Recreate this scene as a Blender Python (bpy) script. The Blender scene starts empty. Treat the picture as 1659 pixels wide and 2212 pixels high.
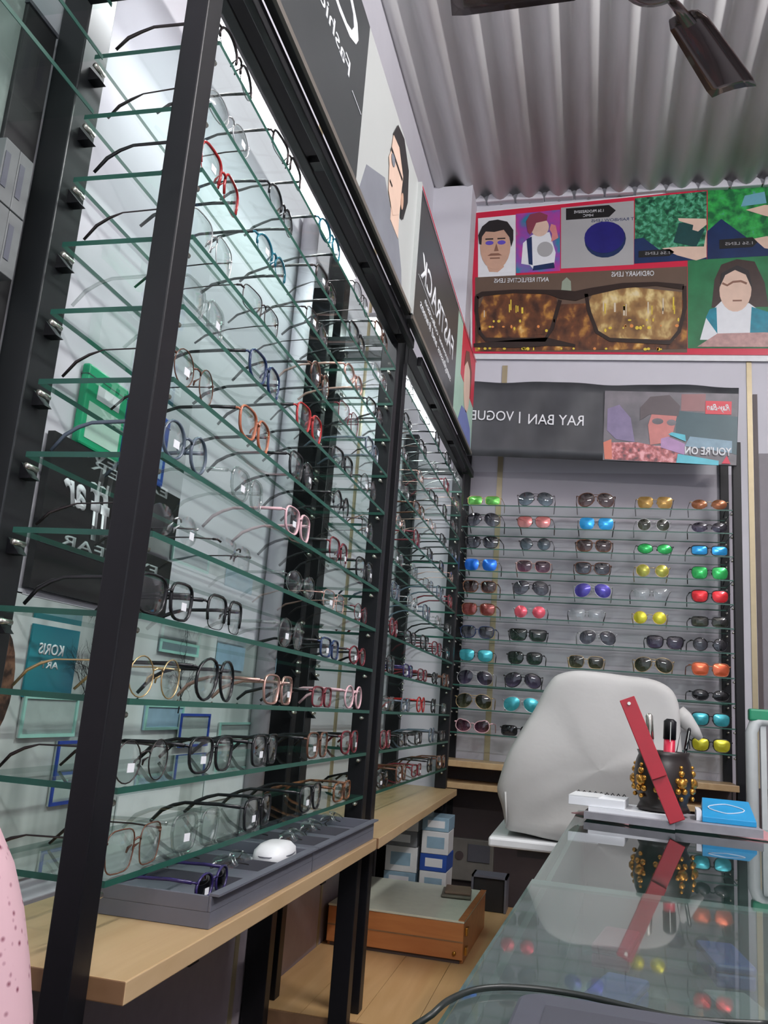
import bpy, bmesh, math, random
from mathutils import Vector, Matrix, noise
SC = bpy.context.scene
C = SC.collection
random.seed(7)
PI = math.pi
H = 1.08                      # eye height: everything is built around the lens, then lifted so the floor is z = 0

# ---------------- camera, world, lights, exposure ----------------
cam_d = bpy.data.cameras.new('camera'); cam = bpy.data.objects.new('camera', cam_d); C.objects.link(cam)
pitch, yaw, roll, fpx = 0.22089642, -0.24184462, 0.07677965, 1857.48
fw = Vector((math.sin(yaw)*math.cos(pitch), math.cos(yaw)*math.cos(pitch), math.sin(pitch)))
r0 = fw.cross(Vector((0, 0, 1))).normalized(); u0 = r0.cross(fw)
rr = r0*math.cos(roll)+u0*math.sin(roll); uu = -r0*math.sin(roll)+u0*math.cos(roll)
cam.matrix_world = Matrix((( rr.x, uu.x, -fw.x, 0), (rr.y, uu.y, -fw.y, 0), (rr.z, uu.z, -fw.z, 0), (0, 0, 0, 1)))
cam_d.sensor_fit = 'VERTICAL'; cam_d.sensor_height = 36; cam_d.lens = 36*fpx/2212
cam_d.clip_start = 0.02; cam_d.clip_end = 60
SC.camera = cam
SC.view_settings.view_transform = 'Standard'; SC.view_settings.look = 'None'
SC.view_settings.exposure = -0.16; SC.view_settings.gamma = 1; SC.view_settings.use_curve_mapping = False
SC.cycles.transparent_max_bounces = 48; SC.cycles.max_bounces = 8
SC.cycles.caustics_reflective = False; SC.cycles.caustics_refractive = False
SC.cycles.sample_clamp_indirect = 4
world = bpy.data.worlds.new('street_daylight'); SC.world = world; world.use_nodes = True
bg = world.node_tree.nodes['Background']; bg.inputs[0].default_value = (0.80, 0.88, 1.0, 1); bg.inputs[1].default_value = 1.3
LAMP_ROOM, LAMP_RACK = 38.0, 4.2

# ---------------- materials ----------------
MATS = {}
def mat(name, col=(.5, .5, .5), rough=.5, metal=0, var=.06, scale=30, bump=0, emit=None, es=0, coat=0):
    if name in MATS: return MATS[name]
    m = bpy.data.materials.new(name); m.use_nodes = True; nt = m.node_tree; b = nt.nodes['Principled BSDF']
    b.inputs['Base Color'].default_value = (*col, 1); b.inputs['Roughness'].default_value = rough; b.inputs['Metallic'].default_value = metal
    b.inputs['Coat Weight'].default_value = coat
    if var:
        tc = nt.nodes.new('ShaderNodeTexCoord'); n = nt.nodes.new('ShaderNodeTexNoise'); n.inputs['Scale'].default_value = scale; n.inputs['Detail'].default_value = 4
        nt.links.new(tc.outputs['Object'], n.inputs['Vector'])
        mx = nt.nodes.new('ShaderNodeMix'); mx.data_type = 'RGBA'
        mx.inputs[6].default_value = (*[max(0, c*(1-var*1.6)) for c in col], 1); mx.inputs[7].default_value = (*[min(1, c*(1+var*1.6)) for c in col], 1)
        nt.links.new(n.outputs['Fac'], mx.inputs[0]); nt.links.new(mx.outputs[2], b.inputs['Base Color'])
        if bump:
            bp = nt.nodes.new('ShaderNodeBump'); bp.inputs['Strength'].default_value = bump; bp.inputs['Distance'].default_value = .01
            nt.links.new(n.outputs['Fac'], bp.inputs['Height']); nt.links.new(bp.outputs['Normal'], b.inputs['Normal'])
    if emit: b.inputs['Emission Color'].default_value = (*emit, 1); b.inputs['Emission Strength'].default_value = es
    MATS[name] = m; return m
def ramp_mat(name, stops, scale=(8, 8, 8), kind='noise', rough=.45, detail=5, dist=0):
    if name in MATS: return MATS[name]
    m = bpy.data.materials.new(name); m.use_nodes = True; nt = m.node_tree; b = nt.nodes['Principled BSDF']; b.inputs['Roughness'].default_value = rough
    tc = nt.nodes.new('ShaderNodeTexCoord'); mp = nt.nodes.new('ShaderNodeMapping'); mp.inputs['Scale'].default_value = scale
    nt.links.new(tc.outputs['Object'], mp.inputs[0])
    if kind == 'noise':
        n = nt.nodes.new('ShaderNodeTexNoise'); n.inputs['Scale'].default_value = 1; n.inputs['Detail'].default_value = detail; n.inputs['Distortion'].default_value = dist; out = n.outputs['Fac']
    else:
        n = nt.nodes.new('ShaderNodeTexVoronoi'); n.inputs['Scale'].default_value = 1; out = n.outputs['Distance']
    nt.links.new(mp.outputs[0], n.inputs['Vector'])
    cr = nt.nodes.new('ShaderNodeValToRGB'); e = cr.color_ramp.elements
    while len(e) < len(stops): e.new(.5)
    for i, (p, c) in enumerate(stops): e[i].position = p; e[i].color = (*c, 1)
    nt.links.new(out, cr.inputs[0]); nt.links.new(cr.outputs[0], b.inputs['Base Color'])
    MATS[name] = m; return m
def glassy(name, tint=(.9, .97, .95), rough=.02, ior=1.5, mirror=None, ms=0.0, dbl=False):
    """clear sheet: light passes through, Fresnel sheen; mirror = coloured mirror coating"""
    if name in MATS: return MATS[name]
    m = bpy.data.materials.new(name); m.use_nodes = True; nt = m.node_tree; nt.nodes.clear()
    o = nt.nodes.new('ShaderNodeOutputMaterial'); t = nt.nodes.new('ShaderNodeBsdfTransparent'); t.inputs[0].default_value = (*[c**.5 if dbl else c for c in tint], 1)
    if dbl:                                       # gradient tinted lens: deeper at the top
        tcc = nt.nodes.new('ShaderNodeTexCoord'); sx = nt.nodes.new('ShaderNodeSeparateXYZ'); cr = nt.nodes.new('ShaderNodeValToRGB'); nt.links.new(tcc.outputs['Generated'], sx.inputs[0]); nt.links.new(sx.outputs[2], cr.inputs[0])
        cr.color_ramp.elements[0].position = .05; cr.color_ramp.elements[0].color = (*[min(.97, (c*1.8+.02)**.5) for c in tint], 1); cr.color_ramp.elements[1].position = .8; cr.color_ramp.elements[1].color = (*[c**.5*.68 for c in tint], 1); nt.links.new(cr.outputs[0], t.inputs[0])
    g = nt.nodes.new('ShaderNodeBsdfGlossy'); g.inputs['Roughness'].default_value = rough; g.inputs['Color'].default_value = (1, 1, 1, 1)
    f = nt.nodes.new('ShaderNodeFresnel'); f.inputs[0].default_value = ior
    mx = nt.nodes.new('ShaderNodeMixShader'); ge = nt.nodes.new('ShaderNodeNewGeometry'); ml = nt.nodes.new('ShaderNodeMath'); ml.operation = 'MULTIPLY'; sb = nt.nodes.new('ShaderNodeMath'); sb.operation = 'SUBTRACT'; sb.inputs[0].default_value = 1
    nt.links.new(ge.outputs['Backfacing'], sb.inputs[1]); nt.links.new(f.outputs[0], ml.inputs[0]); nt.links.new(sb.outputs[0], ml.inputs[1])   # the far face of the sheet is left without a second sheen
    nt.links.new(ml.outputs[0], mx.inputs[0]); nt.links.new(t.outputs[0], mx.inputs[1]); nt.links.new(g.outputs[0], mx.inputs[2])
    last = mx
    if mirror:
        g2 = nt.nodes.new('ShaderNodeBsdfPrincipled'); g2.inputs['Base Color'].default_value = (*mirror, 1); g2.inputs['Metallic'].default_value = .55; g2.inputs['Roughness'].default_value = .22
        m2 = nt.nodes.new('ShaderNodeMixShader'); m2.inputs[0].default_value = ms
        nt.links.new(mx.outputs[0], m2.inputs[1]); nt.links.new(g2.outputs[0], m2.inputs[2]); last = m2
    nt.links.new(last.outputs[0], o.inputs[0]); MATS[name] = m; return m
def wood(name, c1, c2, sc=(3, 40, 40), rough=.35):
    return ramp_mat(name, [(.3, c1), (.7, c2)], sc, 'noise', rough, 6, .6)

M_black = mat('black_powder_coat', (.006, .006, .008), .42, 0, .1, 60)
M_black.node_tree.nodes['Principled BSDF'].inputs['Specular IOR Level'].default_value = .3
M_blackg = mat('dark_grey_coat', (.014, .016, .017), .35, 0, .15, 20)
M_blackm = mat('black_matt', (.012, .012, .013), .6)
M_steel = mat('steel_pin', (.7, .68, .6), .25, .9, 0)
M_gedge = mat('glass_edge_green', (.012, .085, .06), .4, 0, .2, 20)
M_glass = glassy('shelf_glass', (.935, .972, .958))
M_cglass = glassy('counter_glass', (.80, .90, .87), .015, 1.6)
M_panel = mat('white_laminate_wall', (.80, .82, .84), .35, 0, .04, 6)
M_wallw = mat('white_emulsion', (.68, .67, .72), .7, 0, .05, 5, .15)
M_wallg = mat('grey_mauve_wall', (.52, .49, .54), .6, 0, .05, 6, .1)
M_brownp = mat('brown_panel', (.075, .055, .055), .5, 0, .15, 8)
M_table = wood('pale_wood', (.46, .30, .15), (.56, .39, .21), (30, 2.5, 30))
M_tedge = wood('pale_wood_edge', (.50, .34, .18), (.60, .43, .25), (30, 4, 30))
M_tend = wood('wood_end_brown', (.22, .12, .06), (.3, .17, .09), (20, 20, 20))
M_deck = wood('deck_laminate', (.60, .36, .15), (.72, .47, .23), (22, 2, 20), .3)
M_orange = wood('orange_wood', (.42, .15, .05), (.56, .23, .08), (4, 30, 30))
M_mint = mat('mint_laminate', (.68, .72, .60), .6)
M_gold = mat('gold_joint_strip', (.42, .35, .22), .4, .4)
M_white = mat('white_plastic', (.82, .83, .84), .35)
M_greyt = mat('grey_tray_plastic', (.13, .135, .165), .45)
M_greyd = mat('dark_tray_plastic', (.09, .09, .105), .5)
M_sticker = mat('paper_sticker', (.88, .9, .93), .5, 0, 0)
M_clearp = glassy('clear_acetate', (.80, .82, .81), .05, 1.9)

# ---------------- geometry helpers ----------------
def link(name, me, parent=None, m=None):
    o = bpy.data.objects.new(name, me); C.objects.link(o)
    if m is not None and me is not None:
        for k in (m if isinstance(m, (list, tuple)) else [m]): me.materials.append(k)
    if parent is not None: o.parent = parent
    return o
def thing(name, label, cat, loc=(0, 0, 0), rz=0, group=None):
    o = bpy.data.objects.new(name, None); C.objects.link(o); o.location = loc; o.rotation_euler = (0, 0, rz); o.empty_display_size = .05
    o['label'] = label; o['category'] = cat
    if group: o['group'] = group
    return o
def tag(o, label, cat, group=None):
    o['label'] = label; o['category'] = cat
    if group: o['group'] = group
    return o
def struct(o, label=None):
    o['kind'] = 'structure'
    if label: o['label'] = label
    return o
class G:
    """vertex / face collector"""
    def __init__(s): s.v = []; s.f = []; s.mi = []
    def add(s, vs, fs, mi=0):
        b = len(s.v); s.v += [tuple(v) for v in vs]; s.f += [tuple(i+b for i in f) for f in fs]; s.mi += [mi]*len(fs); return s
    def box(s, x0, x1, y0, y1, z0, z1, mi=0):
        vs = [(x, y, z) for x in (x0, x1) for y in (y0, y1) for z in (z0, z1)]
        return s.add(vs, [(0, 1, 3, 2), (4, 6, 7, 5), (0, 4, 5, 1), (2, 3, 7, 6), (0, 2, 6, 4), (1, 5, 7, 3)], mi)
    def tube(s, pts, r, n=6, closed=False, mi=0, flat=1.0, up=None):
        pts = [Vector(p) for p in pts]; N = len(pts); rs = r if isinstance(r, (list, tuple)) else [r]*N
        vs = []; pu = None
        for i, p in enumerate(pts):
            a = pts[(i-1) % N] if (closed or i > 0) else p; b = pts[(i+1) % N] if (closed or i < N-1) else p
            t = (b-a).normalized(); ref = Vector(up) if up else (pu or (Vector((0, 0, 1)) if abs(t.z) < .9 else Vector((1, 0, 0))))
            s1 = t.cross(ref)
            if s1.length < 1e-6: s1 = t.cross(Vector((1, 0, .3)))
            s1.normalize(); s2 = s1.cross(t).normalized()
            if not up: pu = s2
            for k in range(n):
                an = 2*PI*k/n+PI/n; vs.append(p+s1*math.cos(an)*rs[i]+s2*math.sin(an)*rs[i]*flat)
        fs = []
        for i in range(N if closed else N-1):
            for k in range(n): fs.append((i*n+k, i*n+(k+1) % n, ((i+1) % N)*n+(k+1) % n, ((i+1) % N)*n+k))
        if not closed: fs += [tuple(range(n))[::-1], tuple((N-1)*n+k for k in range(n))]
        return s.add(vs, fs, mi)
    def lathe(s, prof, n=24, c=(0, 0, 0), mi=0):
        vs = []; 
        for r, z in prof:
            for k in range(n): a = 2*PI*k/n; vs.append((c[0]+r*math.cos(a), c[1]+r*math.sin(a), c[2]+z))
        fs = [(i*n+k, i*n+(k+1) % n, (i+1)*n+(k+1) % n, (i+1)*n+k) for i in range(len(prof)-1) for k in range(n)]
        fs += [tuple(range(n))[::-1], tuple((len(prof)-1)*n+k for k in range(n))]
        return s.add(vs, fs, mi)
    def mesh(s, name, smooth=False):
        me = bpy.data.meshes.new(name); me.from_pydata(s.v, [], s.f); me.update()
        for i, p in enumerate(me.polygons): p.material_index = s.mi[i]; p.use_smooth = smooth
        bm = bmesh.new(); bm.from_mesh(me); bmesh.ops.recalc_face_normals(bm, faces=bm.faces); bm.to_mesh(me); bm.free()
        return me
    def ob(s, name, m, parent=None, smooth=False, bevel=0):
        o = link(name, s.mesh(name, smooth), parent, m)
        if bevel:
            b = o.modifiers.new('bevel', 'BEVEL'); b.width = bevel; b.segments = 2; b.limit_method = 'ANGLE'
        return o
def box(name, a, b, m, parent=None, bevel=0):
    return G().box(min(a[0], b[0]), max(a[0], b[0]), min(a[1], b[1]), max(a[1], b[1]), min(a[2], b[2]), max(a[2], b[2])).ob(name, m, parent, False, bevel)
class Plane:
    """flat print surface: u to the viewer's right, v up, n towards the viewer"""
    def __init__(s, o, u, v, n): s.o, s.u, s.v, s.n = Vector(o), Vector(u), Vector(v), Vector(n)
    def p(s, u, v, d=0): return s.o+s.u*u+s.v*v+s.n*d
    def poly(s, name, uv, d, m, parent, th=.0008):
        n = len(uv); f = [s.p(u, v, d+th) for u, v in uv]; b = [s.p(u, v, d) for u, v in uv]
        g = G().add(f+b, [tuple(range(n)), tuple(range(2*n-1, n-1, -1))]+[(i, (i+1) % n, n+(i+1) % n, n+i) for i in range(n)])
        return g.ob(name, m, parent)
    def rect(s, name, u0, v0, u1, v1, d, m, parent, th=.0008): return s.poly(name, [(u0, v0), (u1, v0), (u1, v1), (u0, v1)], d, m, parent, th)
    def ell(s, name, cu, cv, ru, rv, d, m, parent, n=22, rot=0, th=.0008):
        return s.poly(name, [(cu+ru*math.cos(2*PI*k/n)*math.cos(rot)-rv*math.sin(2*PI*k/n)*math.sin(rot), cv+ru*math.cos(2*PI*k/n)*math.sin(rot)+rv*math.sin(2*PI*k/n)*math.cos(rot)) for k in range(n)], d, m, parent, th)
    def text(s, name, t, u0, v0, u1, h, d, m, parent, slope=0, mirrored=True, shear=0, bold=0):
        """mirrored lettering that fills u0..u1, baseline v0, cap height h"""
        cu = bpy.data.curves.new(name, 'FONT'); cu.body = t; cu.extrude = .0; cu.shear = shear; cu.offset = bold; cu.resolution_u = 3
        ob = bpy.data.objects.new('tmp', cu); C.objects.link(ob); dg = bpy.context.evaluated_depsgraph_get()
        me = bpy.data.meshes.new_from_object(ob.evaluated_get(dg)); bpy.data.objects.remove(ob); bpy.data.curves.remove(cu)
        xs = [v.co.x for v in me.vertices]; x0, x1 = min(xs), max(xs); me.name = name
        for v in me.vertices:
            a = (v.co.x-x0)/(x1-x0); uq = u1+(u0-u1)*a if mirrored else u0+(u1-u0)*a
            v.co = s.p(uq, v0+v.co.y/.7*h+slope*(uq-u0), d)
        me.materials.clear(); o = link(name, me, parent, m)
        sd = o.modifiers.new('thick', 'SOLIDIFY'); sd.thickness = .0008; sd.offset = 0
        return o

# ---------------- room ----------------
XL, XR, YB, YF, ZC, ZF = -.80, 1.75, 3.95, -1.6, 2.58, -H
M_floor = mat('dark_floor', (.14, .11, .10), .5, 0, .2, 5)
struct(box('floor', (XL-.1, YF, ZF-.05), (XR+.1, YB+.1, ZF), M_floor))
# left wall: flat laminate panel from floor to roof, each joint covered by a strip
struct(box('wall_left', (XL-.1, YF, ZF), (XL, YB+.1, ZC+.08), M_wallw))
struct(box('wall_back', (XL, YB, ZF), (XR, YB+.1, ZC+.08), M_wallw))
struct(box('wall_right', (XR, YF, ZF), (XR+.1, YB+.1, ZC+.08), M_wallg))
struct(box('wall_front', (XL, YF-.1, 1.6), (XR, YF, ZC+.08), M_wallg))
struct(box('trim_1', (XL, 3.77, ZF), (-.605, YB, ZC-.03), M_wallw), 'white plastered corner pillar')
# corrugated cement roof
g = G(); nx, pit, am = 17*12+1, .146, .030
x0 = XL-.12
for j, y in enumerate((YF-.1, 1.0, 2.5, YB+.12)):
    for i in range(nx):
        x = x0+i*pit/12; g.v.append((x, y, ZC+am*math.cos(2*PI*(x-.03)/pit)))
for j in range(3):
    for i in range(nx-1): a = j*nx+i; g.f.append((a, a+1, a+nx+1, a+nx)); g.mi.append(0)
M_roof = ramp_mat('corrugated_cement', [(.25, (.42, .38, .37)), (.5, (.68, .67, .67)), (.75, (.80, .81, .81))], (3.2, .5, 3), 'noise', .7, 8, .3)
o = g.ob('ceiling', M_roof, None, True); sd = o.modifiers.new('thick', 'SOLIDIFY'); sd.thickness = .008; struct(o)
# plaster fillets under each wave of the roof where it meets the back wall
for k in range(14):
    x = -.56+k*pit*1.0
    if x > 1.6: break
    cx_ = round((x-.03-pit/2)/pit)*pit+.03+pit/2
    pts = []; gg = G()
    prof = [(-.072, -.03), (-.06, .004), (-.03, .022), (0, .03), (.03, .022), (.06, .004), (.072, -.03)]
    prof = [(a*random.uniform(.95, 1.05), b+random.uniform(-.004, .004)) for a, b in prof]
    f_ = [(cx_+a, YB-.05, ZC-.012+b) for a, b in prof]; b_ = [(cx_+a, YB+.01, ZC-.004+b) for a, b in prof]; n = len(prof)
    gg.add(f_+b_, [tuple(range(n)), tuple(range(2*n-1, n-1, -1))]+[(i, (i+1) % n, n+(i+1) % n, n+i) for i in range(n)])
    o = gg.ob('trim_%d' % (k+10), M_wallw, None, False, .006); struct(o, 'white plaster fillet under the roof waves')
# joint strips
struct(box('trim_2', (XL, 2.085, ZF), (XL+.006, 2.11, 2.0), M_gold)); struct(box('trim_3', (XL, 2.78, ZF), (XL+.006, 2.80, 2.0), M_gold))
struct(box('trim_4', (-.435, YB-.006, -.28), (-.41, YB, 1.66), M_gold)); struct(box('trim_5', (.678, YB-.006, -.9), (.70, YB, 1.66), M_gold))
struct(box('trim_6', (.703, YB-.004, -.9), (.722, YB, 1.5), M_brownp))
# lower brown skirting of the back wall and mauve facing behind the racks
struct(box('trim_7', (-.60, YB-.012, ZF), (XR, YB-.002, -.215), M_brownp), 'dark brown panel below the back shelves')
struct(box('trim_8', (-.60, YB-.003, -.215), (.62, YB+.001, 1.12), M_wallg), 'grey mauve facing behind the sunglasses')
struct(box('trim_9', (.724, YB-.003, -.215), (XR, YB+.001, 1.22), mat('painted_wall_shadow', (.27, .25, .27), .6)), 'cast shadow painted as a dark grey sheet on the wall right of the rack')  # the shadow on this stretch of wall is painted as a darker sheet
M_under = mat('mauve_skirting', (.33, .28, .31), .5)
struct(box('baseboard_left', (XL, .3, ZF), (XL+.004, YB-.2, -.32), M_under), 'mauve grey facing of the left wall below the worktop')
o = G().tube([(XL+.03, 2.03, -.29), (XL+.03, 2.03, 1.3)], .024, 12).ob('conduit_pipe', M_wallg, None, True)
tag(o, 'grey vertical pipe on the left wall behind the rack', 'pipe')

# ---------------- lamps the shop has ----------------
def lamp(name, loc, size, power, rot, parent, col=(1, .98, .97), spread=PI):
    ld = bpy.data.lights.new(name, 'AREA'); ld.shape = 'RECTANGLE'; ld.size = size[0]; ld.size_y = size[1]; ld.energy = power; ld.color = col; ld.spread = spread
    lo = bpy.data.objects.new(name, ld); C.objects.link(lo); lo.location = loc; lo.rotation_euler = rot; lo.parent = parent; return lo
M_tube = mat('lit_tube', (1, 1, 1), .4, 0, 0, emit=(.93, .96, 1), es=10)
def tube_light(name, label, a, b, power, rot, size):
    mid = (Vector(a)+Vector(b))/2; t = thing(name, label, 'lamp', mid)
    A, B = Vector(a)-mid, Vector(b)-mid
    G().tube([A, B], .013, 10).ob('tube', M_tube, t, True)
    d = (B-A).normalized(); s = Vector(( .02, .02, .02))
    off = Vector((0, 0, .022))
    g = G(); lo = [min(A[i], B[i]) for i in range(3)]; hi = [max(A[i], B[i]) for i in range(3)]
    g.box(lo[0]-.014, hi[0]+.014, lo[1]-.014, hi[1]+.014, hi[2]+.014, hi[2]+.034); g.ob('batten', M_white, t)
    lamp('lamp', (0, 0, -.02), size, power, rot, t); lamp('lamp', (0, 0, .04), size, power*1.8, (PI, 0, 0), t)
    return t
tube_light('tube_light', 'long tube light hung under the roof behind the viewer', (.2, -.75, 1.62), (1.4, -.75, 1.62), LAMP_ROOM, (math.radians(28), 0, 0), (1.2, .04))
tube_light('tube_light', 'tube light under the roof along the right side', (1.55, .9, 2.25), (1.55, 2.1, 2.25), LAMP_ROOM*1.3, (0, math.radians(50), 0), (.06, 1.2))

# ---------------- display racks ----------------
DZ = -.74
ZK = [-.219+.1024*k for k in range(12)]
def shelf(x0, x1, y0, y1, z, parent, t=.0075):
    """one glass shelf; z is its top"""
    g = G(); vs = [(x, y, zz) for x in (x0, x1) for y in (y0, y1) for zz in (z-t, z)]
    g.add(vs, [(0, 2, 6, 4), (1, 5, 7, 3)], 0); g.add(vs, [(0, 1, 3, 2), (4, 6, 7, 5), (0, 4, 5, 1), (2, 3, 7, 6)], 1)
    me = g.mesh('glass_shelf'); return link('glass_shelf', me, parent, [M_glass, M_gedge])
def pins(x0, x1, y0, y1, z, parent):
    for x in (x0, x1):
        for y in (y0, y1):
            G().tube([(x, y-.012, z-.012), (x, y+.012, z-.012)], .004, 8).ob('shelf_pin', M_steel, parent, True)
ROW = ['bottom', 'second', 'third', 'fourth', 'fifth', 'sixth', 'seventh', 'eighth', 'ninth', 'tenth', 'eleventh', 'top']
def side_rack(name, label, y0, y1, zb=ZF, near_x=0):
    t = thing(name, label, 'rack', (-.63, (y0+y1)/2, ZF)); ox, oy = -.63, (y0+y1)/2
    def P(n, a, b, m, bev=0): return box(n, (a[0]-ox, a[1]-oy, a[2]-ZF), (b[0]-ox, b[1]-oy, b[2]-ZF), m, t, bev)
    top = 1.36
    P('post', (-.562+near_x, y0-.042-near_x*1.75, zb), (-.53+near_x, y0-near_x*1.75-.003, top), M_black, .002); P('post', (-.790, y0-.008, zb), (-.742, y0+.051, top), M_blackg, .002)
    P('post', (-.575, y1, zb), (-.53, y1+.038, top-.2), M_black, .002); P('post', (-.792, y1, zb), (-.735, y1+.038, top-.2), M_black, .002)
    P('rail', (-.55, y0, .982), (-.53, y1, 1.05), M_black, .002); P('rail', (-.503, y0-.0, .972), (-.488, y1+.02, 1.0), M_black, .002)
    for y in (y0+.33*(y1-y0), y0+.66*(y1-y0), y1-.02): P('rail_bracket', (-.53, y, .985), (-.503, y+.028, 1.0), M_black)
    P('side_rail', (-.742, y0-.03, .985), (-.562, y0-.01, 1.01), M_black); P('side_rail', (-.735, y1+.01, .985), (-.575, y1+.03, 1.01), M_black)
    for z in ZK:
        shelf(-.73-ox, -.53-ox, y0+.003-oy, y1-.003-oy, z-ZF, t)
        pins(-.545-ox, -.725-ox, y0+.012-oy, y1-.014-oy, z-.008-ZF, t)
        for yy in (y0+.012-oy, y1-.03-oy):
            G().add([(x, y, zz) for y in (yy, yy+.018) for x, zz in ((-.742-ox, z-.012-ZF), (-.742-ox, z-.034-ZF), (-.722-ox, z-.034-ZF))], [(0, 1, 2), (5, 4, 3), (0, 3, 4, 1), (1, 4, 5, 2), (2, 5, 3, 0)]).ob('shelf_bracket', M_black, t)
    return t
side_rack('display_rack', 'nearer black metal rack with twelve glass shelves of spectacles on the left wall', .954, 2.16, ZF, .03)
side_rack('display_rack', 'farther black metal rack of spectacles standing between near rack and back wall', 2.30, 3.50, -.2992)

YS = 3.72
BZ = [.905-.0989*k for k in range(11)]
t = thing('display_rack', 'black rack of sunglasses on eleven glass shelves against the back wall', 'rack', (0, YS, ZF))
for x, xr in ((-.595, -.595), (.578, .556)):
    box('post', (x, 0, 0), (x+.033, .035, 1.2-ZF), M_black, t, .002); box('post', (xr, .203, 0), (xr+.036, .222, 1.2-ZF), M_black, t, .002)
for z in BZ:
    shelf(-.56, .576, 0.005, .2, z-ZF, t, .005); pins(-.56, .574, .02, .185, z-.005-ZF, t)
box('plank', (-.59, -.01, -.225-ZF), (.585, .2, -.20-ZF), M_table, t, .002); box('plank', (-.59, -.01, -.312-ZF), (.585, .2, -.288-ZF), M_table, t, .002)
box('plank_backing', (-.59, .19, -.288-ZF), (.585, .2, -.225-ZF), M_brownp, t)

# worktops in front of the racks
def worktop(label, y0, y1, xf0, xf1, z=-.3, legs=False, xb=XL+.005, notch=None):
    t = thing('wooden_worktop', label, 'worktop', (-.63, (y0+y1)/2, z-.024)); oy = (y0+y1)/2
    g = G(); vs = [(xb, y0), (xf0, y0), (xf1, y1), (xb, y1)]
    if notch: vs = [(xb, notch[1]), (notch[0], notch[1]), (notch[0], y0)]+vs[1:]
    vs = [(x+.63, y-oy) for x, y in vs]; n = len(vs)
    g.add([(x, y, zz) for zz in (.0, .024) for x, y in vs], [tuple(range(n))[::-1], tuple(range(n, 2*n))], 0)
    for i in range(n): g.f.append((i, (i+1) % n, n+(i+1) % n, n+i)); g.mi.append(1 if i == n-3 else 2)
    g.ob('board', [M_table, M_tedge, M_tend], t, False, .0015)
    if legs:
        for x in (-.158, .06):
            for y in (y0+.20, y1-.04): box('leg', (x, y-oy, DZ-z+.0245), (x+.045, y-oy+.038, 0), M_black, t, .002)
    for y in (y0+.25, y1-.3): box('support_rail', (-.14, y-oy, -.03), (.13, y-oy+.03, 0), M_black, t)
    return t
worktop('pale wooden worktop under the nearer rack, carrying grey trays', .902, 2.05, -.460, -.463, xb=-.735)
worktop('pale wooden worktop under the farther rack by the corner', 2.06, 3.54, -.460, -.490, legs=True, notch=(-.527, 2.203))

# ---------------- eyewear ----------------
def outline(shape, s, n=20):
    """lens outline in (y, z) for side s (+1 = +y lens), centred"""
    P = []
    for k in range(n):
        a = 2*PI*k/n; c, d = math.cos(a), math.sin(a)
        if shape == 'round': y, z = .0225*c, .0215*d
        elif shape == 'rect': e = .5; y = .0265*math.copysign(abs(c)**e, c); z = .0165*math.copysign(abs(d)**e, d)
        elif shape == 'square': e = .55; y = .026*math.copysign(abs(c)**e, c); z = .021*math.copysign(abs(d)**e, d); y *= 1-.08*(d < 0)
        elif shape == 'wayfarer': e = .65; y = .0265*math.copysign(abs(c)**e, c)*(1+.14*d); z = .021*math.copysign(abs(d)**.7, d)
        elif shape == 'aviator': y = .028*c*(1+.10*d); z = .025*math.copysign(abs(d)**.9, d); y += -.10*z-.0; z += -.06*y
        elif shape == 'oval': y, z = .0255*c, .0175*d
        elif shape == 'flat': e = .4; y = .029*math.copysign(abs(c)**e, c)*(1+.2*d); z = .020*math.copysign(abs(d)**.5, d)
        elif shape == 'cat': y = .0265*c; z = .020*d+ .006*max(0, c)*max(0, d)*2
        P.append((s*y, z))
    return P
GL = {}
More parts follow.
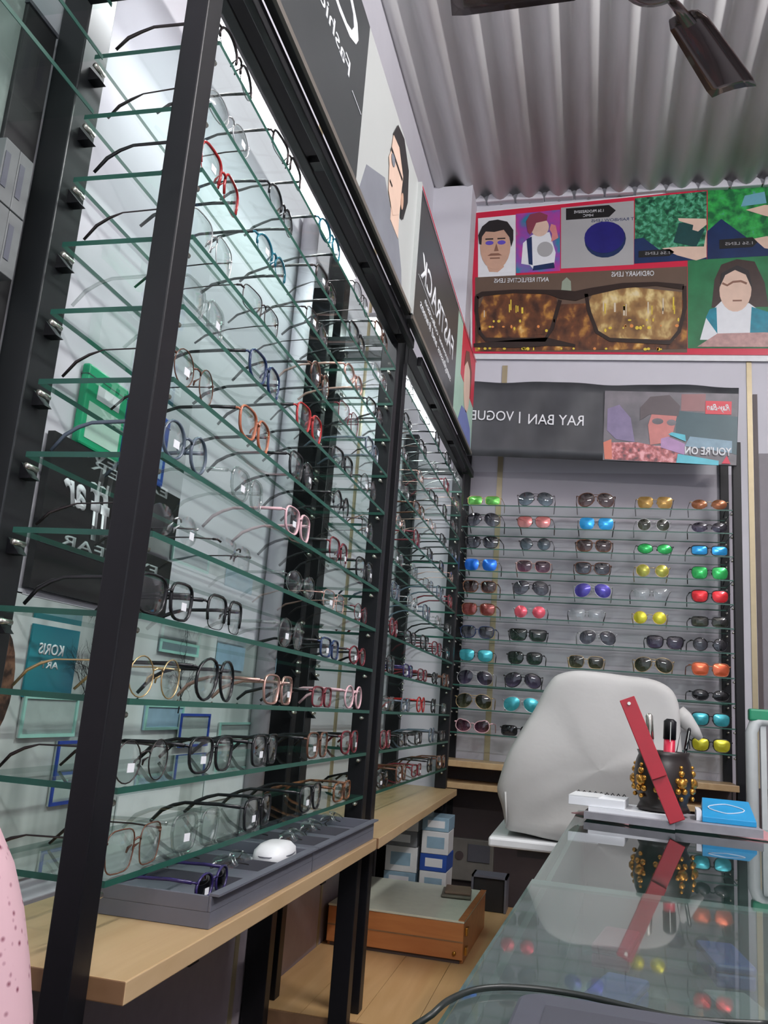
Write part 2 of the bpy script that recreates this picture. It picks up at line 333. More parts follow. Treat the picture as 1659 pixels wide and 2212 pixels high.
def eyewear(kind, shape, rimc, lensm, tag_, templec=None, folded=False):
    """returns list of (name, mesh, label) for one pair: lenses face +x, temples run to -x, base z = 0"""
    key = (kind, shape, rimc.name, lensm.name, tag_, templec.name if templec else '', folded)
    if key in GL: return GL[key]
    out = []; cs = .0325 if shape not in ('aviator', 'flat') else .034
    if shape == 'round' : cs = .0315
    O = {s: outline(shape, s) for s in (-1, 1)}; zmin = min(z for _, z in O[1]); rr_ = {'full': .0017, 'wire': .0008, 'half': .0017, 'rimless': .0007}[kind]
    zc = -zmin+rr_
    fr = G()
    for s in (-1, 1):
        ring = [(0.0005-abs(s*cs+y)*abs(s*cs+y)*.9, s*cs+y, zc+z) for y, z in O[s]]
        if kind in ('full', 'wire'): fr.tube(ring, rr_, 5, True, up=(1, 0, 0), flat=1.35 if kind == 'full' else 1)
        elif kind == 'half':
            top = [ring[k % 20] for k in (range(-1, 12) if s == 1 else range(-1, 12))]; fr.tube(top, rr_*1.15, 5, False)
            fr.tube(ring, .0006, 4, True, up=(1, 0, 0))
        zt = zc+.55*max(z for _, z in O[s]); yo = max(abs(s*cs+y) for y, z in O[s])
        fr.tube([(ring[0][0], s*(yo-.002), zt-.002), (-.005, s*(yo+.004), zt), (-.011, s*(yo+.005), zt)], max(rr_, .0016), 6)
    yi = min(abs(cs+y) for y, z in O[1]); zb = zc+.35*max(z for _, z in O[1])
    fr.tube([(.0005, -yi-.001, zb), (.002, -yi*.5, zb+.0025), (.002, yi*.5, zb+.0025), (.0005, yi+.001, zb)], max(rr_, .0012), 6)
    if shape == 'aviator': fr.tube([(.0, -yi-.008, zc+.019), (.001, 0, zc+.019), (.0, yi+.008, zc+.019)], .0011, 5)
    for s in (-1, 1): fr.tube([(-.001, s*(yi+.001), zb-.004), (-.006, s*(yi-.0005), zb-.008), (-.007, s*(yi+.0005), zb-.013)], [.0006, .0016, .001], 5)
    out.append(('frame_front', fr.mesh('frame_front', True), rimc))
    for s in (-1, 1):
        l = G(); n = 20; off = .0012
        def lv(q, d): return [(d+.0040*(1-q*q)-abs(s*cs+y*q)**2*.9, s*cs+y*q, zc+z*q) for y, z in O[s]]
        V = []
        for q in (1, .55): V += lv(q, 0)
        V.append((.0040-cs*cs*.9, s*cs, zc)); nb = len(V)
        for q in (1, .55): V += lv(q, -off)
        V.append((.0040-off-cs*cs*.9, s*cs, zc))
        F = []
        for b in (0, nb):
            F += [(b+k, b+(k+1) % n, b+n+(k+1) % n, b+n+k) for k in range(n)]+[(b+n+k, b+n+(k+1) % n, b+2*n) for k in range(n)]
        m0 = len(V); V += V[:n]+V[nb:nb+n]; F += [(m0+k, m0+(k+1) % n, m0+n+(k+1) % n, m0+n+k) for k in range(n)]   # rim wall on its own points: the faces keep a clean curve
        l.add(V, F); out.append(('lens', l.mesh('lens', True), lensm))
    zt = zc+.55*max(z for _, z in O[1]); yo = max(abs(cs+y) for y, z in O[1])+.005
    tr = .0017 if kind in ('full', 'half') else .0010
    for s in (-1, 1):
        te = G()
        if folded: te.tube([(-.011, s*yo, zt), (-.014-.002*s, s*(yo-.006), zt), (-.016-.003*s, -s*.02, zt-.004), (-.017-.003*s, -s*(yo-.012), zt-.022)], [tr, tr, tr, tr], 6)
        else: te.tube([(-.008, s*yo, zt), (-.04, s*yo, zt+.001), (-.088, s*(yo+.001), zt-.001), (-.105, s*yo, zt-.006), (-.122, s*(yo-.002), zt*.5+.003), (-.138, s*(yo-.004), .0032)],
                          [tr, tr, tr*.9, max(tr, .0018), max(tr, .0020), .0017], 6, flat=1.5 if tr > .0015 else 1.0)
        out.append(('temple', te.mesh('temple', True), templec or rimc))
    if tag_:
        g = G(); s = tag_; g.add([(.0046-abs(s*cs+a)**2*.9, s*cs+a, zc+b-.006) for a, b in ((-.006, -.004), (.006, -.004), (.006, .005), (-.006, .005))]+[(.0040-abs(s*cs+a)**2*.9, s*cs+a, zc+b-.006) for a, b in ((-.006, -.004), (.006, -.004), (.006, .005), (-.006, .005))],
              [(0, 1, 2, 3), (7, 6, 5, 4), (0, 4, 5, 1), (1, 5, 6, 2), (2, 6, 7, 3), (3, 7, 4, 0)])
        out.append(('price_sticker', g.mesh('price_sticker'), M_sticker))
    for nme, me, m in out: me.materials.append(m)
    GL[key] = out; return out
def place_eyewear(parts, name, label, loc, rz, group, sc=1.0):
    e = thing(name, label, 'glasses' if name == 'spectacles' else 'sunglasses', (loc[0], loc[1], loc[2]+.0007), rz, group); e.scale = (sc, sc, sc)
    for nme, me, m in parts: link(nme, me, e)
    return e
def acet(n, c, r=.22): return mat('frame_'+n, c, r, 0, .08, 80)
def metal(n, c): return mat('metal_'+n, c, .28, .8, 0)
RIM = dict(black=acet('black', (.012, .012, .014)), navy=acet('navy', (.02, .04, .11)), red=acet('red', (.42, .02, .02)), maroon=acet('maroon', (.16, .02, .03)), brown=acet('brown', (.12, .05, .03)),
           orange=acet('orange', (.45, .14, .07)), pink=acet('pink', (.78, .48, .52)), clear=M_clearp, bluegrey=acet('bluegrey', (.10, .13, .17)), tortoise=ramp_mat('frame_tortoise', [(.4, (.05, .02, .01)), (.6, (.25, .1, .04))], (120, 120, 120)),
           purple=acet('purple', (.03, .02, .10)), teal=acet('teal', (.02, .18, .25)), gold=metal('gold', (.7, .5, .25)), silver=metal('silver', (.6, .6, .6)), dark=metal('dark', (.06, .05, .05)), rose=metal('rose', (.65, .38, .32)))
L_clear = glassy('clear_lens', (.95, .975, .97), .02, 1.55)
NAMEC = dict(dark='dark metal', gold='gold metal', silver='silver metal', rose='rose metal', bluegrey='blue grey', clear='clear')
SHN = dict(round='round', rect='rectangular', square='square', wayfarer='wayfarer shaped', aviator='aviator', oval='oval', flat='flat topped', cat='cat eye')
KN = dict(full='', wire='wire ', half='browline ', rimless='rimless ')
# near rack: y of each pair as seen, with kind, shape, colour
UNIT1 = {
 0: ([1.033, 1.211, 1.455, 1.75, 1.99], [('wire', 'square', 'brown'), ('full', 'square', 'clear'), ('full', 'square', 'black'), ('full', 'wayfarer', 'black'), ('full', 'rect', 'tortoise')]),
 1: ([1.025, 1.235, 1.458, 1.766, 2.02], [('wire', 'round', 'dark'), ('full', 'wayfarer', 'black'), ('full', 'square', 'black'), ('full', 'square', 'brown'), ('full', 'wayfarer', 'maroon')]),
 2: ([1.03, 1.221, 1.496, 1.768, 2.02], [('wire', 'round', 'gold'), ('full', 'aviator', 'black'), ('full', 'square', 'rose'), ('full', 'rect', 'maroon'), ('full', 'round', 'pink')]),
 3: ([1.03, 1.226, 1.534, 1.793, 2.03], [('full', 'wayfarer', 'black'), ('half', 'square', 'black'), ('full', 'round', 'clear'), ('full', 'rect', 'navy'), ('full', 'oval', 'maroon')]),
 4: ([1.03, 1.241, 1.567, 1.795, 2.03], [('rimless', 'oval', 'silver'), ('rimless', 'rect', 'dark'), ('full', 'oval', 'clear'), ('wire', 'rect', 'rose'), ('wire', 'oval', 'maroon')]),
 5: ([1.03, 1.258, 1.513, 1.795, 2.03], [('full', 'round', 'bluegrey'), ('full', 'wayfarer', 'clear'), ('full', 'wayfarer', 'pink'), ('half', 'square', 'maroon'), ('full', 'square', 'black')]),
 6: ([1.03, 1.26, 1.503, 1.783, 2.03], [('wire', 'round', 'brown'), ('full', 'wayfarer', 'orange'), ('full', 'square', 'black'), ('half', 'round', 'black'), ('wire', 'square', 'dark')]),
 7: ([1.03, 1.276, 1.522, 1.765, 2.005], [('full', 'square', 'clear'), ('full', 'wayfarer', 'navy'), ('full', 'square', 'red'), ('full', 'rect', 'black'), ('wire', 'round', 'dark')]),
 8: ([1.03, 1.231, 1.559, 1.784, 2.01], [('wire', 'square', 'silver'), ('wire', 'rect', 'dark'), ('half', 'round', 'brown'), ('wire', 'square', 'maroon'), ('full', 'rect', 'bluegrey')]),
 9: ([1.03, 1.25, 1.514, 1.795, 2.01], [('half', 'square', 'red'), ('half', 'oval', 'teal'), ('wire', 'rect', 'dark'), ('full', 'oval', 'rose'), ('half', 'rect', 'black')]),
 10: ([1.034, 1.266, 1.543, 1.795, 2.03], [('wire', 'oval', 'silver'), ('half', 'oval', 'black'), ('half', 'rect', 'dark'), ('full', 'rect', 'black'), ('wire', 'rect', 'silver')]),
 11: ([1.034, 1.269, 1.537, 1.80, 2.01], [('half', 'oval', 'dark'), ('half', 'rect', 'dark'), ('full', 'oval', 'teal'), ('wire', 'oval', 'dark'), ('half', 'rect', 'brown')])}
POS = ['first', 'second', 'third', 'fourth', 'last']
rnd = random.Random(3)
XFRONT = -.5365
for k, (ys, sty) in UNIT1.items():
    for i, (y, (kd, sh, c)) in enumerate(zip(ys, sty)):
        tg = rnd.choice([0, 0, -1, -1, 1]) if not (k in (0, 1, 5) and i in (1, 2)) else -1
        place_eyewear(eyewear(kd, sh, RIM[c], L_clear, tg, RIM['dark'] if kd in ('wire', 'rimless') and c not in ('gold', 'rose') else RIM['black'] if c in ('red', 'orange', 'navy', 'teal', 'maroon', 'brown') else None), 'spectacles',
            f"{NAMEC.get(c, c)} {KN[kd]}{SHN[sh]} spectacles, {POS[i]} from near post on {ROW[k]} shelf, nearer rack", (XFRONT, y, ZK[k]), rnd.uniform(-.06, .06), 'spectacles on the nearer rack', 1.18)
opts = [('full', 'rect', 'black'), ('full', 'square', 'black'), ('wire', 'rect', 'dark'), ('full', 'wayfarer', 'maroon'), ('half', 'rect', 'black'), ('wire', 'round', 'silver'), ('full', 'oval', 'clear'), ('full', 'rect', 'brown'), ('wire', 'oval', 'rose'), ('full', 'square', 'bluegrey')]
low = {3: ['black', 'purple', 'maroon', 'black', 'brown'], 2: ['clear', 'bluegrey', 'red', 'black', 'clear'], 4: ['maroon', 'black', 'black', 'maroon', 'black'], 0: ['black', 'brown', 'maroon', 'black', 'brown'], 1: ['maroon', 'black', 'black', 'bluegrey', 'black']}
for k in range(12):
    for i in range(5):
        kd, sh, c = rnd.choice(opts)
        if k in low: kd, c = 'full', low[k][i]
        place_eyewear(eyewear(kd, sh, RIM[c], L_clear, rnd.choice([0, -1, 1]), None), 'spectacles',
            f"{NAMEC.get(c, c)} {KN[kd]}{SHN[sh]} spectacles, {POS[i]} along the {ROW[k]} shelf of farther rack", (XFRONT, 2.40+.25*i, ZK[k]), rnd.uniform(-.08, .08), 'spectacles on the farther rack', 1.12)
# sunglasses on the back rack
def sun(n, tint, mirror=None, ms=0): return glassy('sun_'+n, tint, .03, 1.6, mirror, ms, True)
SG = {
 'grey': sun('grey', (.16, .17, .20)), 'bluegrey': sun('bluegrey', (.17, .24, .27)), 'brown': sun('brown', (.14, .08, .07)), 'dark': sun('dark', (.035, .035, .04)), 'violet': sun('violet', (.12, .10, .17)), 'plum': sun('plum', (.22, .08, .13)),
 'olive': sun('olive', (.09, .10, .05)), 'darkgreen': sun('darkgreen', (.03, .07, .045)), 'salmon': sun('salmon', (.95, .45, .42), (.95, .30, .28), .35), 'red': sun('red', (.8, .1, .12), (.85, .03, .04), .7), 'pinkred': sun('pinkred', (.95, .3, .35), (.95, .12, .17), .55),
 'blue': sun('blue', (.1, .4, .8), (.02, .18, .75), .8), 'skyblue': sun('skyblue', (.1, .5, .85), (.03, .38, .80), .75), 'cyan': sun('cyan', (.15, .6, .7), (.08, .55, .62), .65), 'green': sun('green', (.1, .5, .2), (.03, .55, .12), .6), 'lime': sun('lime', (.25, .7, .2), (.18, .62, .12), .7),
 'yellow': sun('yellow', (.9, .85, .1), (.85, .80, .05), .65), 'yellowm': sun('yellowm', (.25, .28, .1), (.75, .72, .08), .35), 'amber': sun('amber', (.5, .33, .08), (.45, .27, .06), .5), 'orangeb': sun('orangeb', (.4, .15, .05), (.4, .14, .04), .4), 'clear': L_clear,
 'indigo': sun('indigo', (.08, .06, .3), (.10, .08, .50), .5), 'orangered': sun('orangered', (.5, .15, .05), (.95, .20, .08), .65), 'redbrown': sun('redbrown', (.2, .06, .05), (.55, .12, .10), .35)}
BACK = [
 [('wire', 'rect', 'gold', 'lime'), ('wire', 'aviator', 'dark', 'bluegrey'), ('full', 'aviator', 'brown', 'brown'), ('rimless', 'square', 'gold', 'amber'), ('rimless', 'oval', 'gold', 'orangeb')],
 [('wire', 'aviator', 'dark', 'grey'), ('wire', 'wayfarer', 'brown', 'salmon'), ('rimless', 'square', 'silver', 'skyblue'), ('wire', 'round', 'silver', 'olive'), ('rimless', 'oval', 'dark', 'violet')],
 [('full', 'wayfarer', 'black', 'grey'), ('wire', 'round', 'dark', 'bluegrey'), ('full', 'wayfarer', 'tortoise', 'brown'), ('wire', 'oval', 'black', 'green'), ('full', 'rect', 'black', 'skyblue')],
 [('rimless', 'square', 'silver', 'blue'), ('wire', 'wayfarer', 'rose', 'plum'), ('full', 'wayfarer', 'brown', 'grey'), ('wire', 'round', 'gold', 'yellowm'), ('wire', 'square', 'black', 'green')],
 [('full', 'wayfarer', 'tortoise', 'brown'), ('wire', 'aviator', 'dark', 'grey'), ('wire', 'aviator', 'silver', 'indigo'), ('rimless', 'wayfarer', 'silver', 'clear'), ('full', 'wayfarer', 'black', 'red')],
 [('full', 'wayfarer', 'tortoise', 'redbrown'), ('rimless', 'round', 'silver', 'pinkred'), ('rimless', 'wayfarer', 'silver', 'clear'), ('wire', 'round', 'gold', 'yellow'), ('full', 'rect', 'black', 'olive')],
 [('full', 'wayfarer', 'navy', 'grey'), ('full', 'flat', 'black', 'darkgreen'), ('wire', 'aviator', 'silver', 'grey'), ('full', 'wayfarer', 'black', 'violet'), ('full', 'round', 'black', 'grey')],
 [('wire', 'wayfarer', 'dark', 'cyan'), ('full', 'wayfarer', 'black', 'darkgreen'), ('wire', 'square', 'gold', 'olive'), ('wire', 'aviator', 'gold', 'olive'), ('full', 'square', 'orange', 'orangered')],
 [('wire', 'aviator', 'silver', 'violet'), ('full', 'aviator', 'black', 'violet'), None, None, ('full', 'oval', 'black', 'dark')],
 [('wire', 'aviator', 'gold', 'olive'), ('wire', 'aviator', 'silver', 'cyan'), None, None, ('full', 'wayfarer', 'black', 'cyan')],
 [('full', 'cat', 'pink', 'plum'), ('full', 'rect', 'black', 'dark'), None, None, ('full', 'wayfarer', 'black', 'yellow')]]
BX = [[-.467, -.231, .02, .259, .494], [-.462, -.235, .024, .254, .496], [-.463, -.227, .016, .26, .483], [-.472, -.23, .013, .251, .474], [-.467, -.238, .015, .248, .473], [-.464, -.238, -.006, .242, .481],
      [-.467, -.242, .039, .301, .490], [-.463, -.251, -.005, .257, .490], [-.462, -.255, 0, 0, .482], [-.463, -.257, 0, 0, .478], [-.465, -.264, 0, 0, .477]]
ROWB = ['top', 'second', 'third', 'fourth', 'fifth', 'sixth', 'seventh', 'eighth', 'ninth', 'tenth', 'lowest']
LN = dict(lime='lime green', bluegrey='blue grey', darkgreen='dark green', pinkred='pinkish red', skyblue='sky blue', yellowm='yellow mirrored', orangeb='orange brown', orangered='orange red', redbrown='red brown')
COLN = ['leftmost', 'second', 'middle', 'fourth', 'rightmost']
for r, row in enumerate(BACK):
    for i, sp in enumerate(row):
        if not sp: continue
        kd, sh, c, lc = sp
        place_eyewear(eyewear(kd, sh, RIM[c], SG[lc], 0, RIM['dark'] if kd == 'rimless' else None), 'sunglasses',
            f"{SHN[sh]} sunglasses with {LN.get(lc, lc)} lenses, {COLN[i]} on {ROWB[r]} shelf of back rack", (max(-.466, min(BX[r][i]*1.0276, .485)), YS+.012, BZ[r]), -PI/2+rnd.uniform(-.07, .07), 'sunglasses on the back rack', 1.22)

# ---------------- sign boards above the left racks ----------------
M_sign = mat('sign_charcoal', (.055, .060, .062), .32, 0, .12, 6)
M_letter = mat('sign_white_letter', (.85, .86, .88), .5, 0, 0)
M_pale = mat('portrait_backdrop', (.52, .54, .52), .4, 0, .03, 5)
M_skin = mat('print_skin', (.62, .38, .27), .45, 0, .1, 20); M_skinp = mat('print_skin_pale', (.78, .56, .44), .45, 0, .08, 20)
M_hair = mat('print_hair', (.02, .017, .018), .45); M_suit = mat('print_grey_suit', (.22, .23, .26), .45, 0, .15, 10)
M_redp = mat('print_red', (.60, .02, .05), .4, 0, .05); M_mintp = mat('print_mint', (.42, .62, .50), .4)
XS = -.474
def sign(label, y0, ym, y1, z0, z1):
    t = thing('sign_board', label, 'sign', (XS, y0, z0))
    P = Plane((0, 0, 0), (0, 1, 0), (0, 0, 1), (1, 0, 0)); L = y1-y0; hh = z1-z0; um = ym-y0
    P.rect('backing_board', 0, 0, L, hh, -.012, M_blackm, t, .012)
    P.rect('dark_panel', 0, 0, um, hh, 0, M_sign, t, .001); P.rect('lower_moulding', 0, 0, L, .012, .001, mat('sign_moulding', (.16, .14, .12), .35), t, .006)
    return t, P, um, L, hh
t, P, um, L, hh = sign('charcoal fashion sign with grey suited portrait above the nearer rack', .70, 1.47, 2.03, 1.0, 1.385)
P.rect('portrait_panel', um, .012, L, hh, 0, M_pale, t, .001)
P.text('lettering', 'CI', .42, .245, .70, .095, .0015, M_letter, t); P.text('small_lettering', 'Fashion I', .38, .175, .665, .033, .0015, M_letter, t)
P.rect('thin_rule', .69, .165, .76, .167, .0015, M_letter, t)
cu_ = um+.33
P.poly('portrait_suit', [(um+.02, .012), (um+.06, .10), (cu_-.12, .17), (cu_-.02, .12), (cu_+.04, .12), (cu_+.1, .06), (cu_+.12, .012)], .001, M_suit, t)
P.poly('portrait_neck', [(cu_-.045, .11), (cu_-.05, .17), (cu_+.03, .19), (cu_+.04, .11)], .0018, M_skinp, t)
P.poly('portrait_face', [(cu_-.03, .13), (cu_-.085, .16), (cu_-.095, .22), (cu_-.105, .235), (cu_-.09, .26), (cu_-.08, .31), (cu_, .34), (cu_+.05, .28), (cu_+.03, .17)], .0026, M_skinp, t)
P.poly('portrait_hair', [(cu_-.085, .31), (cu_-.05, .36), (cu_+.02, .372), (cu_+.09, .33), (cu_+.105, .25), (cu_+.07, .18), (cu_+.045, .17), (cu_+.035, .23), (cu_+.04, .28), (cu_-.02, .32)], .0034, M_hair, t)
P.ell('portrait_ear', cu_+.045, .215, .012, .022, .0042, M_skin, t); P.rect('portrait_glasses', cu_-.095, .262, cu_+.03, .268, .0042, M_hair, t); P.ell('portrait_eye_glass', cu_-.07, .25, .018, .014, .0042, M_suit, t)
P.rect('portrait_mouth', cu_-.085, .185, cu_-.06, .189, .0042, M_hair, t)
P.rect('end_trim', L-.012, 0, L, hh, .001, M_pale, t, .01)
t, P, um, L, hh = sign('charcoal watch and eyewear sign with a red portrait above the farther rack', 2.05, 2.80, 3.28, 1.0, 1.40)
P.text('lettering', 'FASTRACK', .08, .17, .68, .075, .0015, M_letter, t, bold=.01); P.text('small_lettering', 'eyewear collection', .16, .125, .60, .02, .0015, M_letter, t); P.text('small_lettering', 'sunglasses and frames', .10, .085, .66, .026, .0015, M_letter, t)
P.rect('thin_rule', .05, .155, .3, .157, .0015, M_letter, t)
P.rect('portrait_panel', um, .012, L, hh, 0, M_mintp, t, .001); P.rect('red_backdrop', um+.12, .2, L, hh, .001, M_redp, t)
P.ell('portrait_face', um+.28, .22, .08, .11, .0018, M_skinp, t); P.poly('portrait_hair', [(um+.19, .26), (um+.21, .33), (um+.29, .36), (um+.38, .31), (um+.38, .2), (um+.34, .3), (um+.26, .31)], .0026, mat('print_auburn', (.16, .05, .03)), t)
P.poly('portrait_clothes', [(um+.1, .012), (um+.18, .1), (um+.3, .12), (um+.42, .09), (um+.46, .012)], .0018, mat('print_blue_cloth', (.16, .2, .45)), t)
P.rect('red_edge', 0, hh-.006, L, hh, .0044, M_redp, t)

# LED battens behind the signs, lighting the glass shelves
for (ya, yb, nm) in ((1.0, 2.1, 'nearer'), (2.34, 3.46, 'farther')):
    t = thing('led_batten', f'thin white light batten behind the sign over the {nm} rack', 'lamp', (-.66, (ya+yb)/2, 1.14)); hl = (yb-ya)/2
    box('housing', (-.012, -hl, .01), (.012, hl, .025), M_white, t); G().tube([(0, -hl, 0), (0, hl, 0)], .008, 8).ob('tube', M_tube, t, True)
    lamp('lamp', (0, 0, -.012), (.03, hl*2), LAMP_RACK, (0, math.radians(-12), 0), t, (.95, .98, 1)); lamp('lamp', (-.014, 0, .0), (.02, hl*2), LAMP_RACK*.5, (0, math.radians(-110), 0), t, (.95, .98, 1))

# ---------------- a picture position carried to a real plane of the shop ----------------
def at(px, py, ax, val):
    d = rr*((px-829.5)/fpx)-uu*((py-1106)/fpx)+fw
    return d*(val/d[ax])

# ---------------- banner of lens advertisements high on the back wall ----------------
class Quad:
    """print coordinates (as on the printed sheet) carried to a rectangle of wall"""
    def __init__(s, P, a, b, TL, TR, BL, BR): s.P, s.a, s.b, s.c = P, a, b, (TL, TR, BL, BR)
    def m(s, x, y):
        TL, TR, BL, BR = s.c; u = (x-s.a[0])/(s.b[0]-s.a[0]); v = (y-s.a[1])/(s.b[1]-s.a[1])
        return tuple((TL[i]*(1-u)+TR[i]*u)*(1-v)+(BL[i]*(1-u)+BR[i]*u)*v for i in (0, 1))
    def poly(s, n, pts, d, m, t): return s.P.poly(n, [s.m(*p) for p in pts], d, m, t)
    def rect(s, n, x0, y0, x1, y1, d, m, t): return s.poly(n, [(x0, y1), (x1, y1), (x1, y0), (x0, y0)], d, m, t)
    def ell(s, n, cx, cy, rx, ry, d, m, t, k=22): return s.poly(n, [(cx+rx*math.cos(2*PI*i/k), cy-ry*math.sin(2*PI*i/k)) for i in range(k)], d, m, t)
    def text(s, n, tx, x0, y0, x1, h, d, m, t, **kw):
        a = s.m(x0, y0); b = s.m(x1, y0); c = s.m(x0, y0-h)
        return s.P.text(n, tx, a[0], a[1], b[0], c[1]-a[1], d, m, t, slope=(b[1]-a[1])/(b[0]-a[0]), **kw)
t = thing('lens_banner', 'red bordered collage banner of lens pictures high on the back wall', 'banner', (0, YB-.02, 1.7))
P = Plane((0, 0, -1.7), (1, 0, 0), (0, 0, 1), (0, -1, 0))
Q = Quad(P, (0, 0), (1659, 900), (-.627, 2.525), (.80, 2.52), (-.585, 1.713), (.775, 1.68))
Q = Quad(P, (50, 60), (1659, 876), (-.627, 2.515), (.787, 2.515), (-.585, 1.717), (.769, 1.678))
def sk(x): return 22-65*(x-50)/1609            # the sheet hangs a little askew at its top edge
def qr(n, x0, y0, x1, y1, d, m): return Q.poly(n, [(x0, y1+sk(x0)*max(0, 1-(y1-60)/800)), (x1, y1+sk(x1)*max(0, 1-(y1-60)/800)), (x1, y0+sk(x1)*max(0, 1-(y0-60)/800)), (x0, y0+sk(x0)*max(0, 1-(y0-60)/800))], d, m, t)
m_red = mat('banner_red', (.62, .02, .06), .35, 0, .05, 4)
qr('white_backing', 40, 52, 2080, 900, -.004, M_white); qr('red_border', 52, 60, 2060, 872, 0, m_red)
m_fol = ramp_mat('print_foliage', [(.35, (.005, .05, .03)), (.5, (.03, .2, .09)), (.62, (.12, .45, .28)), (.72, (.02, .12, .05))], (38, 38, 38), 'noise', .4, 6, .5)
m_fol2 = ramp_mat('print_foliage_bright', [(.4, (.01, .12, .04)), (.6, (.04, .42, .08)), (.7, (.1, .3, .3))], (20, 20, 20), 'noise', .4, 5)
m_city = ramp_mat('print_city_dusk', [(.35, (.045, .016, .008)), (.55, (.16, .055, .02)), (.68, (.55, .26, .05)), (.78, (.9, .65, .25))], (16, 16, 12), 'noise', .35, 3, .2)
m_city2 = ramp_mat('print_city_glare', [(.35, (.16, .08, .035)), (.52, (.36, .2, .07)), (.64, (.75, .58, .25)), (.78, (.9, .85, .7))], (14, 14, 9), 'noise', .35, 3, .2)
m_dusk = mat('print_brown_sky', (.13, .085, .06), .35, 0, .1, 6)
m_child = ramp_mat('print_purple_blur', [(.4, (.03, .22, .35)), (.5, (.25, .08, .4)), (.62, (.5, .05, .3)), (.7, (.1, .3, .3))], (9, 9, 9), 'noise', .4, 2)
m_navy = mat('print_navy', (.012, .03, .10), .35, 0, .3, 12); m_grey = mat('print_grey', (.42, .42, .42), .35, 0, .05, 5); m_wht = mat('print_white', (.82, .84, .86), .4, 0, .04)
m_blk = mat('print_black', (.012, .012, .012), .4, 0, 0); m_cloth = mat('print_teal_vest', (.01, .22, .30), .4, 0, .4, 30); m_yel = mat('print_yellow_light', (.85, .6, .06), .4, 0, .2, 60)
m_lensb = mat('print_indigo_lens', (.02, .018, .17), .3, 0, .2, 12); m_lip = mat('print_shadow_brown', (.25, .12, .08), .4, 0, 0); m_grn = mat('print_green', (.02, .16, .06), .4, 0, .5, 8)
qr('picture_tile', 85, 95, 303, 442, .001, m_wht); qr('picture_tile', 305, 90, 555, 430, .001, m_child); qr('picture_tile', 560, 80, 960, 418, .001, m_grey)
qr('picture_tile', 965, 68, 1345, 412, .001, m_fol); qr('picture_tile', 1350, 62, 2050, 408, .001, m_fol2)
qr('city_picture', 68, 442, 1243, 862, .001, m_dusk); qr('picture_tile', 1246, 412, 2050, 842, .001, m_grn)
# man's head
Q.poly('shirt', [(100, 436), (130, 405), (210, 425), (250, 395), (300, 425), (300, 430)][::-1], .002, m_wht, t)
Q.poly('neck', [(140, 400), (150, 425), (200, 428), (235, 400), (230, 350), (140, 350)], .0022, M_skin, t)
Q.ell('face', 185, 285, 88, 128, .0032, M_skin, t)
Q.poly('hair', [(92, 265), (86, 215), (110, 165), (150, 135), (200, 130), (255, 145), (290, 195), (290, 250), (278, 290), (268, 235), (235, 190), (180, 200), (130, 195), (108, 225), (105, 270)][::-1], .0042, M_hair, t)
for ex in (152, 222): Q.ell('eye_tint', ex, 262, 24, 12, .0042, mat('print_blue_reflection', (.12, .08, .5), .4, 0, .1), t, 12); Q.rect('eyebrow', ex-24, 236, ex+22, 243, .0042, M_hair, t)
Q.poly('nose', [(178, 310), (205, 310), (192, 265)], .0042, m_lip, t); Q.poly('moustache', [(140, 335), (225, 335), (205, 322), (160, 322)], .0042, m_lip, t); Q.rect('mouth', 155, 346, 212, 353, .0042, m_lip, t)
# child
Q.poly('child_shirt', [(335, 385), (385, 395), (405, 420), (520, 410), (530, 330), (495, 215), (400, 225), (345, 270)], .002, m_wht, t); Q.ell('child_print', 470, 310, 45, 42, .003, m_grey, t)
Q.ell('child_face', 440, 185, 52, 52, .0025, M_skinp, t); Q.poly('child_hair', [(372, 210), (362, 150), (385, 110), (440, 100), (485, 120), (480, 150), (420, 160), (400, 205), (385, 225)][::-1], .0035, mat('print_child_hair', (.25, .05, .08), .4), t)
Q.poly('child_arm', [(505, 270), (545, 250), (530, 180), (505, 170), (495, 200), (510, 225)], .003, mat('print_pink_skin', (.7, .25, .25), .4), t); Q.poly('child_strap', [(365, 250), (395, 235), (400, 395), (378, 390)], .003, m_navy, t)
Q.poly('child_trousers', [(400, 425), (525, 415), (520, 385), (405, 400)], .003, m_navy, t)
# lens on grey with an arrow label
Q.poly('arrow_label', [(588, 152), (825, 148), (862, 114), (825, 82), (588, 88)], .002, m_blk, t)
Q.text('lettering', '1.56 PROGRESSIVE', 632, 118, 795, 15, .0032, m_wht, t); Q.text('lettering', 'HMC', 682, 140, 738, 14, .0032, m_wht, t)
Q.text('lettering', 'T RAINBOW LENS', 728, 172, 960, 16, .0022, m_navy, t)
Q.ell('printed_lens_edge', 804, 270, 113, 98, .0022, m_navy, t); Q.ell('printed_lens', 800, 258, 110, 86, .0032, m_lensb, t)
